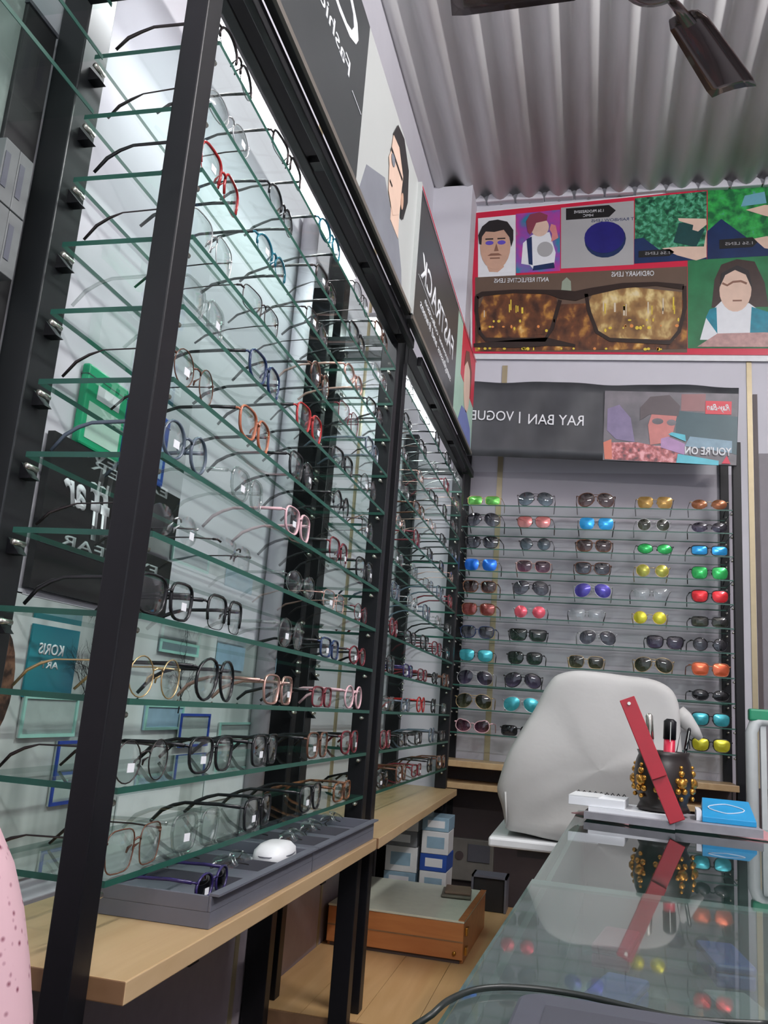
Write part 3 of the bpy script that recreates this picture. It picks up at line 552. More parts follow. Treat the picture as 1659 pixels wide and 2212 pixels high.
# hands with lens before foliage
Q.poly('water_picture', [(962, 405), (1345, 395), (1345, 340), (1100, 340), (1010, 270), (962, 275)], .002, m_navy, t)
Q.poly('hand', [(1195, 175), (1340, 185), (1344, 215), (1300, 250), (1270, 240), (1275, 215), (1200, 190)][::-1], .003, M_skinp, t); Q.poly('hand', [(1110, 330), (1200, 325), (1330, 330), (1343, 250), (1344, 385), (1290, 400), (1190, 370)], .003, M_skinp, t)
Q.poly('dark_patch', [(1170, 300), (1290, 330), (1335, 240), (1270, 200), (1200, 200)], .0025, mat('print_dark_teal', (.01, .06, .06), .4, 0, .2), t)
Q.poly('arrow_label', [(985, 375), (1150, 372), (1175, 352), (1150, 335), (985, 340)], .003, m_blk, t); Q.text('lettering', '1.56 LENS', 1020, 362, 1150, 15, .0042, m_grey, t)
Q.poly('water_picture', [(1348, 395), (2050, 380), (2050, 300), (1560, 300), (1420, 190), (1348, 250)], .002, m_navy, t); Q.poly('hand', [(1545, 150), (1640, 130), (1760, 140), (1760, 215), (1640, 185)][::-1], .003, M_skinp, t)
Q.poly('hand', [(1585, 300), (1650, 290), (1800, 300), (1800, 380), (1640, 350)][::-1], .003, M_skinp, t); Q.poly('sky_patch', [(1520, 130), (1650, 120), (1640, 60), (1540, 75)], .002, mat('print_sky', (.16, .4, .5), .4), t)
Q.poly('arrow_label', [(1410, 345), (1580, 342), (1605, 318), (1580, 292), (1410, 298)], .003, m_blk, t); Q.text('lettering', '1.56 LENS', 1440, 328, 1580, 15, .0042, m_grey, t)
# city seen through a pair of glasses
Q.poly('city_lights', [(68, 862), (1243, 845), (1243, 600), (68, 620)], .002, m_city, t)
Q.poly('left_lens_view', [(105, 790), (490, 770), (545, 620), (530, 560), (300, 548), (120, 560), (85, 640)], .003, m_city, t); Q.poly('right_lens_view', [(790, 790), (1180, 800), (1215, 700), (1215, 560), (960, 530), (740, 550), (715, 600), (745, 720)], .003, m_city2, t)
m_fr = mat('print_dark_brown_frame', (.025, .012, .008), .35, 0, .1)
def stroke(n, pts, w, d, m):
    pts = [Vector((*p, 0)) for p in pts]; A, B = [], []
    for i, p in enumerate(pts):
        tt = (pts[min(i+1, len(pts)-1)]-pts[max(i-1, 0)]).normalized(); nn = Vector((-tt.y, tt.x, 0)); ww = w[i] if isinstance(w, list) else w
        A.append(p+nn*ww); B.append(p-nn*ww)
    g = G()
    for i in range(len(pts)-1):
        vs = [A[i], A[i+1], B[i+1], B[i]]; g.add([P.p(*Q.m(v.x, v.y), d+.001) for v in vs]+[P.p(*Q.m(v.x, v.y), d) for v in vs], [(0, 1, 2, 3), (7, 6, 5, 4), (0, 4, 5, 1), (2, 6, 7, 3)])
    return g.ob(n, m, t)
stroke('printed_frame', [(78, 565), (110, 548), (300, 538), (480, 545), (560, 560), (640, 570), (730, 548), (900, 520), (1080, 515), (1225, 535)], [14, 13, 10, 12, 24, 26, 20, 14, 10, 14], .0042, m_fr)
stroke('printed_frame', [(78, 560), (75, 640), (95, 760), (130, 800), (470, 800), (510, 740), (555, 590)], 11, .0042, m_fr); stroke('printed_frame', [(700, 560), (715, 650), (760, 760), (830, 800), (1150, 815), (1200, 760), (1232, 640), (1228, 530)], 10, .0042, m_fr)
stroke('printed_shade', [(60, 830), (300, 822), (480, 810), (640, 830)], [10, 22, 22, 6], .0042, m_fr)
Q.text('lettering', 'ANTI REFLECTIVE LENS', 178, 488, 492, 24, .0042, m_wht, t, bold=.01); Q.text('lettering', 'ORDINARY LENS', 838, 472, 1068, 26, .0042, m_wht, t, bold=.01)
Q.poly('printed_tower', [(560, 548), (618, 548), (615, 490), (592, 468), (566, 490)], .003, mat('print_tower', (.3, .35, .27), .4), t)
rb = random.Random(4)
for k in range(46): x_ = rb.uniform(80, 1200); Q.ell('printed_light', x_, rb.choice([848, 846, 740, 730, 700, 752]) if x_ < 1230 else 740, rb.uniform(4, 11), rb.uniform(4, 10), .0044, rb.choice([m_yel, m_yel, mat('print_orange_light', (.8, .3, .08), .4)]), t, 8)
for k in range(18): x_ = rb.choice([rb.uniform(250, 380), rb.uniform(100, 330), rb.uniform(780, 960), rb.uniform(1000, 1180)]); h_ = rb.uniform(25, 70); y_ = rb.uniform(640, 680); Q.rect('printed_window_light', x_, y_-h_, x_+rb.uniform(4, 12), y_, .0044, rb.choice([m_yel, mat('print_pale_light', (.7, .6, .45), .4)]), t)
# girl
Q.poly('girl_hair', [(1370, 640), (1385, 500), (1420, 425), (1500, 400), (1590, 415), (1640, 520), (1660, 640), (1600, 640), (1430, 640)][::-1], .002, mat('print_girl_hair', (.05, .03, .025), .4, 0, .2), t)
Q.ell('girl_face', 1492, 555, 82, 108, .003, M_skinp, t); Q.poly('girl_shirt', [(1310, 800), (1345, 680), (1420, 610), (1490, 660), (1560, 620), (1660, 690), (1700, 800)], .0025, m_wht, t)
Q.poly('girl_vest', [(1340, 690), (1400, 770), (1395, 640), (1360, 650)][::-1], .0035, m_cloth, t); Q.poly('girl_vest', [(1565, 790), (1680, 790), (1670, 670), (1575, 640)], .0035, m_cloth, t)
Q.poly('girl_table', [(1295, 835), (2040, 835), (2040, 785), (1640, 765), (1400, 770)], .004, mat('print_pinkish_blur', (.5, .3, .28), .4, 0, .3, 40), t)
stroke('printed_spectacles', [(1425, 520), (1450, 532), (1480, 515), (1520, 512), (1550, 525)], 5, .0042, m_lip); Q.rect('mouth', 1478, 605, 1525, 612, .0042, m_lip, t); Q.poly('girl_fringe', [(1412, 540), (1420, 470), (1500, 432), (1560, 460), (1580, 560), (1545, 480), (1490, 455), (1440, 480)][::-1], .0042, M_hair, t)

# ---------------- banner over the sunglasses rack ----------------
t = thing('brand_banner', 'dark banner with mirrored white lettering and a red neon portrait over the sunglasses', 'banner', (0, 3.695, 1.1))
P = Plane((0, 0, -1.1), (1, 0, 0), (0, 0, 1), (0, -1, 0))
Q = Quad(P, (1010, 822), (1597, 1000), (-.562, 1.482), (.604, 1.438), (-.555, 1.125), (.590, 1.085))
m_ban = ramp_mat('banner_charcoal', [(.35, (.035, .037, .042)), (.7, (.075, .078, .085))], (5, 5, 3), 'noise', .35, 3)
# the sheet itself hangs in soft waves
g = G(); NX, NZ = 40, 8
for j in range(NZ+1):
    for i in range(NX+1):
        a, b = Q.m(1010+587*i/NX, 822+178*j/NZ+(2.5*math.sin(i*.35)*(1-j/NZ)-1)); g.v.append(tuple(P.p(a, b, -.002+.0035*math.sin(i*.8+j*.5)*(1-.5*j/NZ)-.003)))
for j in range(NZ):
    for i in range(NX): a = j*(NX+1)+i; g.f.append((a, a+1, a+NX+2, a+NX+1)); g.mi.append(0)
o = g.ob('sheet', m_ban, t, True); sd = o.modifiers.new('thick', 'SOLIDIFY'); sd.thickness = .0015
Q.text('lettering', 'VOGUE', 1020, 915, 1118, 23, .001, M_letter, t); Q.rect('divider_bar', 1130, 893, 1133, 920, .001, M_letter, t); Q.text('lettering', 'RAY BAN', 1151, 921, 1274, 24, .001, M_letter, t)
m_neon = ramp_mat('print_neon_red', [(.35, (.12, .05, .06)), (.5, (.45, .12, .12)), (.65, (.8, .4, .42))], (40, 40, 40), 'noise', .35, 5)
m_neond = ramp_mat('print_dusk_grey', [(.3, (.10, .10, .11)), (.7, (.22, .2, .22))], (9, 9, 9), 'noise', .35, 4)
m_teal = mat('print_teal_dark', (.05, .10, .115), .35, 0, .15, 10); m_cy = mat('print_cyan', (.1, .5, .6), .35, 0, .2, 20); m_lil = mat('print_lilac', (.42, .25, .45), .35, 0, .2, 20)
Q.rect('picture_ground', 1318, 838, 1596, 998, .001, m_neond, t); Q.poly('teal_ground', [(1470, 940), (1596, 975), (1596, 890), (1470, 880)], .0018, m_teal, t)
Q.poly('crowd_lights', [(1322, 996), (1480, 998), (1480, 958), (1430, 962), (1390, 955), (1325, 958)], .0026, m_neon, t); Q.poly('red_edge_light', [(1322, 996), (1338, 996), (1335, 950), (1318, 958)], .0034, mat('print_orange_glow', (.65, .2, .13), .4), t)
Q.poly('second_figure', [(1345, 950), (1385, 955), (1375, 900), (1350, 870), (1325, 880), (1325, 930)], .0026, mat('print_violet_figure', (.22, .18, .3), .4, 0, .2, 20), t)
Q.poly('neon_face', [(1418, 960), (1445, 955), (1465, 930), (1472, 892), (1420, 886), (1412, 915)], .0034, mat('print_neon_face', (.55, .2, .18), .4, 0, .15, 25), t)
Q.poly('neon_hair', [(1395, 905), (1415, 890), (1475, 893), (1478, 870), (1455, 845), (1415, 850), (1395, 875)], .0042, mat('print_dark_hair', (.10, .08, .085), .4, 0, .1), t)
Q.ell('dark_lens', 1432, 906, 12, 7, .0042, m_neond, t, 12); Q.ell('dark_lens', 1461, 908, 10, 7, .0042, m_neond, t, 12)
Q.poly('cyan_collar', [(1455, 935), (1492, 950), (1490, 935), (1462, 930)], .005, m_cy, t); Q.poly('lilac_sleeve', [(1440, 965), (1490, 980), (1490, 955), (1455, 940), (1440, 945)], .0042, m_lil, t)
Q.poly('blue_band', [(1490, 960), (1586, 972), (1586, 945), (1500, 938)], .0034, mat('print_pale_blue', (.22, .34, .42), .35, 0, .2), t); Q.poly('cyan_band', [(1473, 998), (1560, 1000), (1560, 990), (1476, 978)], .005, m_cy, t)
Q.text('lettering', "YOU'RE ON", 1490, 978, 1586, 17, .0058, m_wht, t, bold=.03); Q.poly('red_triangle', [(1566, 996), (1584, 996), (1576, 978)], .0058, m_red, t)
Q.rect('red_logo_box', 1530, 856, 1583, 886, .0034, mat('logo_red', (.65, .06, .08), .4, 0, 0), t); Q.text('logo_script', 'Ray-Ban', 1533, 877, 1580, 14, .0042, m_wht, t, shear=.4, bold=.02)
Q.poly('pink_haze', [(1480, 880), (1530, 880), (1530, 840), (1480, 842)], .0018, mat('print_pink_haze', (.3, .15, .15), .4), t)

# ---------------- prints and packets on the left wall behind the near shelves ----------------
XW = XL+.004
WP = Plane((XW, 0, 0), (0, 1, 0), (0, 0, 1), (1, 0, 0))
def wl(px, py): p = at(px, py, 0, XW); return (p.y, p.z)
def wall_print(name, label, cat, group=None):
    return thing(name, label, cat, (0, 0, 0), 0, group)
t = wall_print('eyewear_sign', 'black wall sign with mirrored white script EYEWEAR behind the near rack post', 'sign')
WP.rect('board', 1.085, .128, 1.505, .365, 0, mat('sign_black', (.012, .014, .014), .25, 0, .2, 8), t, .012)
WP.rect('fold_line', 1.09, .196, 1.5, .1975, .0125, M_greyd, t)
WP.text('script_lettering', 'ar', 1.125, .268, 1.192, .052, .0125, m_wht, t, shear=.3, bold=.03); WP.text('script_lettering', 'ff', 1.197, .228, 1.262, .088, .0125, m_wht, t, shear=.1, bold=.02); WP.text('script_lettering', 'N', 1.33, .262, 1.40, .052, .0125, m_wht, t, shear=.2, bold=.02)
WP.text('small_lettering', 'ENER', 1.19, .337, 1.38, .017, .0125, m_wht, t); WP.text('small_lettering', 'EYEWEAR', 1.14, .202, 1.45, .018, .0125, m_wht, t, bold=.01)
def packet(name, label, cat, y0, y1, z0, z1, th, body, accent, top=None):
    t = thing(name, label, cat, (XL+.002, (y0+y1)/2, z0)); a = (y1-y0)/2; h = z1-z0
    o = box('carton', (0, -a, 0), (th, a, h), body, t, .004)
    box('printed_panel', (th, -a*.8, h*.1), (th+.0008, a*.8, h*.55), accent, t); box('printed_panel', (th, -a*.5, h*.62), (th+.0008, a*.6, h*.8), m_wht, t)
    box('lid_seam', (-.0, -a-.0005, h*.86), (th+.0005, a+.0005, h*.868), M_greyd, t)
    return t
m_green = mat('packet_green', (.01, .38, .17), .35, 0, .1, 10); m_blue = mat('packet_blue', (.025, .09, .42), .35, 0, .15, 10); m_lblue = mat('packet_pale_blue', (.35, .5, .75), .35); m_pgreen = mat('packet_pale_green', (.5, .72, .6), .35)
packet('lens_solution_carton', 'green carton with white round swirl standing on the black eyewear sign', 'carton', 1.145, 1.27, .366, .50, .014, m_green, m_pgreen)
packet('lens_solution_carton', 'blue carton with pale panel standing right of the green carton', 'carton', 1.28, 1.43, .366, .50, .014, m_blue, m_lblue)
t = thing('wall_board', 'tall black board on the left wall beyond the near rear post', 'board', (XL, .93, -.28))
box('panel', (.001, -.055, 0), (.012, .012, 1.21), M_blackm, t, .002); box('top_strip', (.001, -.057, 1.21), (.014, .013, 1.216), M_greyd, t)
for q, (y, z0) in enumerate(((.905, .52), (.935, .52), (.905, .61), (.935, .61))):
    t = thing('spectacle_case_carton', ['pale carton at bottom left of the small wall stack', 'pale carton at bottom right of the small wall stack', 'pale carton at top left of the small wall stack', 'pale carton at top right of the small wall stack'][q], 'carton', (XL+.013, y-.034, z0), 0, 'pale cartons on the left wall')
    box('carton', (0, -.0145, 0), (.022, .0145, .088), mat('carton_pale', (.20, .21, .21), .5, 0, .1, 20), t, .001); box('carton_band', (.0225, -.012, .02), (.023, -.002, .07), M_greyt, t)
    if q > 3: break
for k in range(4):
    z = .74+.085*k; t = thing('wall_glass_shelf', f'short green edged glass shelf at far left, {["lowest", "second", "third", "topmost"][k]} of four', 'shelf', (XL+.001, .70, z), 0, 'short glass shelves at the far left')
    g = G(); g.box(0, .14, -.22, .18, 0, .006); link('pane', g.mesh('pane'), t, [M_glass]); box('green_edge', (.14, -.22, 0), (.141, .18, .006), M_gedge, t)
t = thing('tinted_wall_mirror', 'greenish tinted mirror at the far left edge beside black board', 'mirror', (XL, .70, .5)); box('mirror_pane', (.001, -.25, 0), (.006, .18, .62), mat('tinted_mirror', (.42, .47, .44), .2, .3, .15, 6), t); box('mirror_frame', (.001, -.25, .62), (.008, .18, .63), M_white, t)

# lower poster wall: cards, frames and bare trees
t = wall_print('eye_care_poster', 'large pale poster with grey column shading low on the left wall', 'poster')
m_pp = ramp_mat('poster_pale_columns', [(.35, (.36, .40, .39)), (.5, (.62, .66, .65)), (.7, (.74, .78, .78))], (1, 9, .6), 'noise', .4, 3)
WP.rect('sheet', 1.02, -.285, 2.05, .125, -.002, m_pp, t, .003); WP.rect('sheet_border', 1.02, .118, 2.05, .1255, .0012, M_wallw, t)
t = wall_print('teal_card', 'teal card with mirrored white KORIS lettering on the wall', 'card')
WP.rect('card', *wl(40, 1505), wl(145, 1505)[0], wl(60, 1345)[1], .003, ramp_mat('card_teal', [(.3, (.01, .10, .16)), (.7, (.02, .30, .34))], (6, 6, 6), 'noise', .3, 1), t, .003)
a = wl(75, 1405); b = wl(128, 1415); WP.text('lettering', 'KORIS', a[0], a[1]-.004, b[0], .016, .0065, m_wht, t, bold=.02); WP.text('lettering', 'ART', a[0]+.01, a[1]-.024, b[0]-.008, .010, .0065, m_wht, t, bold=.02)
m_tf = mat('teal_acrylic', (.35, .66, .58), .25, 0, .08); m_bf = mat('blue_frame', (.02, .06, .36), .35)
def card(label, px0, py0, px1, py1, m, frame=None, d=.003, name='wall_card'):
    a = wl(px0, py0); b = wl(px1, py1); y0, y1 = sorted((a[0], b[0])); z0, z1 = sorted((a[1], b[1])); z0 = max(z0, -.28)
    t = wall_print(name, label, 'card'); WP.rect('card', y0, z0, y1, z1, d, m, t, .003)
    if frame:
        w = .005
        for r in ((y0, z0, y0+w, z1), (y1-w, z0, y1, z1), (y0+w, z0, y1-w, z0+w), (y0+w, z1-w, y1-w, z1)): WP.rect('frame_edge', *r, d+.003, frame, t, .003)
    return t
m_cg = mat('card_grey_green', (.42, .50, .48), .35, 0, .1); m_cb = mat('card_pale_blue', (.30, .46, .58), .3, 0, .15); m_cs = mat('card_slate', (.16, .22, .24), .3, 0, .15)
card('mint edged square frame low left below the teal card', 45, 1500, 150, 1590, m_cg, m_tf)
card('mint edged frame between the sign and the gold strip', 330, 1150, 350, 1230, m_cg, m_tf)
card('slate card with mint edge behind the third shelf', 345, 1345, 420, 1420, m_cs, m_tf)
card('pale blue card low behind the black aviator spectacles', 310, 1520, 385, 1575, m_cb, m_tf)
card('pale blue tall card behind the clear round spectacles', 470, 1365, 520, 1450, m_cb)
card('pale blue narrow card beside the gold joint strip', 575, 1400, 605, 1455, m_cb)
card('blue edged square frame low beside the near post', 118, 1600, 170, 1730, m_cg, m_bf)
card('blue edged low frame standing right of the near post', 380, 1540, 435, 1610, m_cg, m_bf, .0085)
card('mint edged frame low beside the pipe', 470, 1560, 540, 1605, m_cg, m_tf)
card('pale rectangular label low behind the second shelf', 250, 1720, 375, 1770, m_wht)
card('white printed price card beside the pipe', 440, 1680, 545, 1710, m_wht)
def tree(label, px, py, h, seed):
    rd = random.Random(seed); y, z = wl(px, py); t = thing('bare_tree_decal', label, 'decal', (XW+.0125, y, z)); g = G()
    def br(a, ang, L, r, dep):
        b = a+Vector((0, math.sin(ang), math.cos(ang)))*L; g.tube([a, (a+b)/2+Vector((0, rd.uniform(-.1, .1)*L, 0)), b], [r, r*.8, r*.6], 4)
        if dep:
            for k in range(3 if dep > 2 else 2): br(b if k else a+(b-a)*.6, ang+rd.uniform(-.9, .9), L*rd.uniform(.6, .8), r*.6, dep-1)
    br(Vector((0, 0, 0)), rd.uniform(-.1, .1), h*.32, .0016, 5); g.ob('branches', M_blackm, t); return t
tree('black bare tree decal beside the teal card', 165, 1560, .17, 2); tree('black bare tree decal behind black aviator spectacles', 372, 1540, .14, 5)
t = wall_print('portrait_poster', 'poster edge with brown curly hair at the far left', 'poster')
WP.rect('sheet', .86, -.2, 1.085, .12, 0, m_pp, t, .002); a = wl(0, 1480)
WP.ell('printed_hair', a[0]-.03, a[1], .055, .085, .0025, ramp_mat('print_brown_curls', [(.4, (.03, .015, .01)), (.6, (.2, .1, .06))], (60, 60, 60)), t); WP.ell('printed_face', a[0]-.045, a[1]-.01, .03, .055, .004, M_skin, t)

# ---------------- grey trays and what lies in them ----------------
def tray(label, y0, y1, n):
    x0, x1 = -.655, -.470; z = -.2993; t = thing('display_tray', label, 'tray', ((x0+x1)/2, (y0+y1)/2, z)); a = (x1-x0)/2; b = (y1-y0)/2; w = .004; h = .040
    box('tray_floor', (-a, -b, 0), (a, b, .020), M_greyt, t)
    g = G().box(-a, -a+w, -b, b, .020, h).box(a-w, a, -b, b, .020, h).box(-a+w, a-w, -b, -b+w, .020, h).box(-a+w, a-w, b-w, b, .020, h)
    g.ob('tray_rim', M_greyt, t, False, .001); g = G().box(a-w, a+.010, -b, b, h, h+.003).ob('tray_lip', M_greyt, t)
    for k in range(1, n): y = -b+2*b*k/n; box('divider', (-a+w, y-.0015, .020), (a-w, y+.0015, h-.003), M_greyd, t)
    return t
tray('nearer grey compartment tray on the pale worktop', 1.13, 1.57, 3); tray('farther grey compartment tray on the pale worktop', 1.575, 2.04, 3)
e = place_eyewear(eyewear('full', 'oval', RIM['purple'], SG['dark'], -1), 'sunglasses', 'purple sporty sunglasses with large tag in the nearer grey tray', (-.50, 1.203, -.2775), .04, None, .98)
for i, (y, x, rz, lab) in enumerate(((1.35, -.515, .03, 'rimless spectacles lying in the middle of the nearer tray'), (1.4965, -.612, -.02, 'rimless spectacles behind the white case in the nearer tray'), (1.652, -.52, .1, 'rimless spectacles at near end of the farther tray'),
     (1.652, -.60, -.1, 'rimless spectacles at wall side, near end of the farther tray'), (1.807, -.53, .1, 'rimless spectacles at the middle front of the farther tray'), (1.96, -.53, .05, 'rimless spectacles at far end of the farther tray'), (1.35, -.605, -.03, 'rimless spectacles near the divider at wall side of nearer tray'))):
    e = place_eyewear(eyewear('rimless', 'oval' if i % 2 else 'rect', RIM['silver'], L_clear, 0, RIM['dark'], True), 'spectacles', lab, (x, y, -.256), rz, 'rimless spectacles in the trays')
    e.rotation_euler = (0, math.radians(-68), rz)
t = thing('spectacle_case', 'soft white spectacle case lying in the nearer grey tray', 'case', (-.515, 1.495, -.2790), .05)
g = G(); n = 16
prof = [(.0, .0), (.45, .0), (.9, .004), (1, .014), (.95, .026), (.7, .035), (.35, .038), (0, .039)]
vs = []
for rq, zz in prof[1:-1]:
    for k in range(n): a = 2*PI*k/n; c, s = math.cos(a), math.sin(a); vs.append((.030*rq*math.copysign(abs(c)**.6, c), .061*rq*math.copysign(abs(s)**.6, s), zz))
m_ = len(prof)-2; fs = [(i*n+k, i*n+(k+1) % n, (i+1)*n+(k+1) % n, (i+1)*n+k) for i in range(m_-1) for k in range(n)]+[tuple(range(n))[::-1], tuple((m_-1)*n+k for k in range(n))]
g.add(vs, fs).ob('case_shell', M_white, t, True); G().tube([(.031*math.cos(2*PI*k/24), .062*math.sin(2*PI*k/24), .02) for k in range(24)], .0009, 4, True).ob('case_seam', M_greyt, t)

# ---------------- glass counter ----------------
CR = -.0499; CZ = -.225
def cw(x, y, z): c, s = math.cos(CR), math.sin(CR); return (-.135+x*c-y*s, x*s+y*c, z)
t = thing('glass_counter', 'glass topped display counter running from the viewer toward the back rack', 'counter', (-.135, 0, -H), CR)
LY, WX = 2.42, 1.02; hT = H+CZ
def cpane(name, x0, x1, y0, y1, z0, z1):
    g = G(); vs = [(x, y, z) for x in (x0, x1) for y in (y0, y1) for z in (z0, z1)]
    g.add(vs, [(0, 2, 6, 4), (1, 5, 7, 3)], 0); g.add(vs, [(0, 1, 3, 2), (4, 6, 7, 5), (0, 4, 5, 1), (2, 3, 7, 6)], 1)
    return link(name, g.mesh(name), t, [M_cglass, mat('counter_glass_edge', (.16, .30, .26), .15, 0, .1, 20)])
M_near = glassy('greyed_counter_glass', (.80, .90, .87), .03, 1.6, (.34, .38, .37), .22); o = cpane('glass_top', 0, WX, -.6, 1.322, hT-.004, hT+.002); o.data.materials[0] = M_near; cpane('glass_top', 0, WX, 1.325, LY, hT-.008, hT-.002)  # near pane has a grey layer mixed in, paler and less clear
cpane('inner_glass_shelf', .03, WX-.03, -.55, LY-.03, hT-.17, hT-.165)
m_ci = mat('counter_laminate', (.15, .17, .17), .4, 0, .1, 6)
box('back_board', (.012, -.58, .12), (.02, LY-.02, hT-.01), m_ci, t); box('counter_floor', (.02, -.58, hT-.36), (WX-.02, LY-.02, hT-.34), m_ci, t)
box('base_cabinet', (.01, -.58, 0), (WX-.01, LY-.01, hT-.36), M_brownp, t); box('end_board', (.02, LY-.03, hT-.34), (WX-.02, LY-.015, hT-.01), m_ci, t); box('end_board', (.02, -.58, hT-.34), (WX-.02, -.565, hT-.01), m_ci, t)
box('metal_corner_strip', (-.002, -.6, hT-.024), (.012, LY, hT-.009), mat('aluminium_strip', (.18, .2, .2), .35, .7, 0), t)
# goods inside the counter
m_case = [mat('case_'+n, c, .35, 0, .1) for n, c in (('teal', (.02, .2, .22)), ('charcoal', (.03, .03, .035)), ('wine', (.2, .02, .05)), ('blue', (.03, .07, .3)), ('grey', (.25, .26, .28)))]
ri = random.Random(9)
for k in range(14):
    x = .12+.16*(k % 4)+ri.uniform(-.01, .01); y = .75+.30*(k//4); cm = m_case[k % 5]
    cn = ['teal', 'charcoal', 'wine', 'blue', 'grey'][k % 5]; wx, wy, wz = cw(x, y, CZ-.1645)
    c_ = thing('glasses_box', f"{cn} glasses box on glass shelf inside counter, row {['one','two','three','four'][k//4]} from viewer, {['first','second','third','fourth'][k % 4]} from edge", 'box', (wx, wy, wz), CR+ri.uniform(-.3, .3), 'glasses boxes inside the counter')
    box('box_base', (-.03, -.075, 0), (.03, .075, .022), cm, c_, .004); box('box_lid', (-.031, -.076, .0222), (.031, .076, .036), cm, c_, .005)

# things lying on the far end of the counter
zt = CZ+.0
def cxy(px, py, z=CZ): p = at(px, py, 2, z); return p.x, p.y
t = thing('paper_stack', 'spread of papers and thin booklets at the far end of the glass counter', 'papers', (.17, 2.28, CZ))
m_pink = mat('paper_pink', (.62, .30, .32), .5, 0, .1); m_mag = mat('booklet_grey', (.30, .29, .32), .4, 0, .15)
def sheet(name, pts, z0, z1, m): 
    n = len(pts); vs = [(x-.17, y-2.28, z0) for x, y in pts]+[(x-.17, y-2.28, z1) for x, y in pts]
    return G().add(vs, [tuple(range(n))[::-1], tuple(range(n, 2*n))]+[(i, (i+1) % n, n+(i+1) % n, n+i) for i in range(n)]).ob(name, m, t)
sheet('pink_sheet', [(-.03, 2.30), (.10, 2.16), (.16, 2.40), (.02, 2.40)], .0, .002, m_pink); sheet('pink_sheet', [(.30, 2.16), (.43, 2.12), (.42, 2.38), (.30, 2.36)], .0, .002, m_pink)
sheet('booklet', [(.0, 2.19), (.20, 2.14), (.23, 2.38), (.02, 2.39)], .002, .018, m_mag); sheet('booklet', [(.20, 2.16), (.385, 2.14), (.39, 2.36), (.22, 2.37)], .002, .020, m_mag)
sheet('booklet', [(.01, 2.21), (.19, 2.18), (.21, 2.37), (.03, 2.38)], .018, .028, M_sticker)
t = thing('notepad', 'white spiral notepad on the booklets left of pen holder', 'notepad', (.045, 2.27, CZ+.0285), -.12)
box('pages', (-.075, -.06, 0), (.055, .07, .020), M_sticker, t, .001); box('cover', (-.075, -.06, .0202), (-.005, .07, .022), M_white, t)
for k in range(9): G().tube([(-.068+.014*k+.004*math.cos(a), .071+.007*math.cos(a), .012+.013*math.sin(a)) for a in [i*PI/4 for i in range(8)]], .0011, 4, True).ob('spiral_ring', M_blackm, t)
t = thing('blue_box', 'bright blue card box with white outline at the right of papers', 'box', (.325, 2.26, CZ+.0205), -.08)
m_cyan = mat('card_cyan', (.01, .30, .62), .35, 0, .05)
g = G(); g.add([(-.055, -.07, 0), (.06, -.07, 0), (.06, .06, 0), (-.055, .06, 0), (-.055, -.07, .012), (.06, -.07, .012), (.055, .06, .045), (-.05, .06, .045)], [(0, 3, 2, 1), (4, 5, 6, 7), (0, 1, 5, 4), (1, 2, 6, 5), (2, 3, 7, 6), (3, 0, 4, 7)]).ob('carton', m_cyan, t, False, .001)
pts = [(.035*math.cos(a)+.005*math.cos(3*a), -.01+.03*math.sin(a), .0135+.0335*((.06+.03*math.sin(a))/.13)) for a in [2*PI*i/20 for i in range(20)]]
G().tube(pts, .0012, 4, True).ob('printed_outline', m_wht, t)
box('white_card', (-.067, -.05, 0), (-.0555, .05, .022), M_sticker, t)
# pen holder
M_goldo = mat('gold_leaf_ornament', (.55, .27, .05), .25, .8, .2, 60)
t = thing('pen_holder', 'dark pen holder with embossed gold ornaments on the far counter end', 'pen holder', (.185, 2.27, CZ+.0285))
G().lathe([(.052, 0), (.062, .004), (.058, .012), (.054, .02), (.066, .05), (.069, .085), (.064, .115), (.058, .13), (.062, .140), (.055, .140), (.052, .125), (.05, .02)], 20).ob('cup', mat('dark_resin', (.02, .014, .012), .35, 0, .2, 40), t, True)
for a0 in (-2.5, -1.75, -1.0, -.2, .6, 2.9):
    g = G(); c = Vector((.066*math.cos(a0), .066*math.sin(a0), .07)); tn = Vector((-math.sin(a0), math.cos(a0), 0))
    for da, db, r in ((0, 0, .014), (0, .022, .009), (-.011, .006, .007), (.011, .006, .007), (-.009, -.018, .008), (.009, -.018, .008), (0, -.035, .006), (0, .036, .005)):
        p = c+tn*da+Vector((0, 0, db)); s = 6
        vs = [p+Vector((math.cos(th)*math.sin(ph), math.sin(th)*math.sin(ph), math.cos(ph)))*r for ph in (.5, 1.2, 1.9, 2.6) for th in [2*PI*i/s for i in range(s)]]
        g.add(vs, [(i*s+k, i*s+(k+1) % s, (i+1)*s+(k+1) % s, (i+1)*s+k) for i in range(3) for k in range(s)]+[tuple(range(s)), tuple(3*s+k for k in range(s))])
    g.ob('gold_ornament', M_goldo, t, True)
zc_ = CZ+.0285+.0225
def pen(label, dx, dy, tx, ty, L, r, m, mc, ml=.3, name='pen'):
    t = thing(name, label, 'pen', (.185+dx, 2.27+dy, zc_), 0); d = Vector((tx, ty, 1)).normalized()
    G().tube([d*0, d*(L*(1-ml))], r, 10).ob('barrel', m, t, True); G().tube([d*(L*(1-ml)), d*(L*.97), d*L], [r*1.12, r*1.12, r*.6], 10).ob('cap', mc, t, True); G().tube([d*(L*.72)+Vector((0, -r*1.3, 0)), d*(L*.96)+Vector((0, -r*1.3, 0))], .0012, 4).ob('clip', M_steel, t)
pen('silver capped pen at the left of the pen holder', -.022, 0, -.06, 0, .205, .008, m_case[4], M_steel); pen('thick black marker with red label in the pen holder', .01, 0, .03, 0, .195, .0135, m_red, M_black, .25, 'marker')
pen('slim black pen leaning right in the pen holder', .03, .01, .18, 0, .18, .004, M_black, M_black)
t = thing('scissors', 'black handled scissors blades up in the pen holder', 'scissors', (.215, 2.255, zc_))
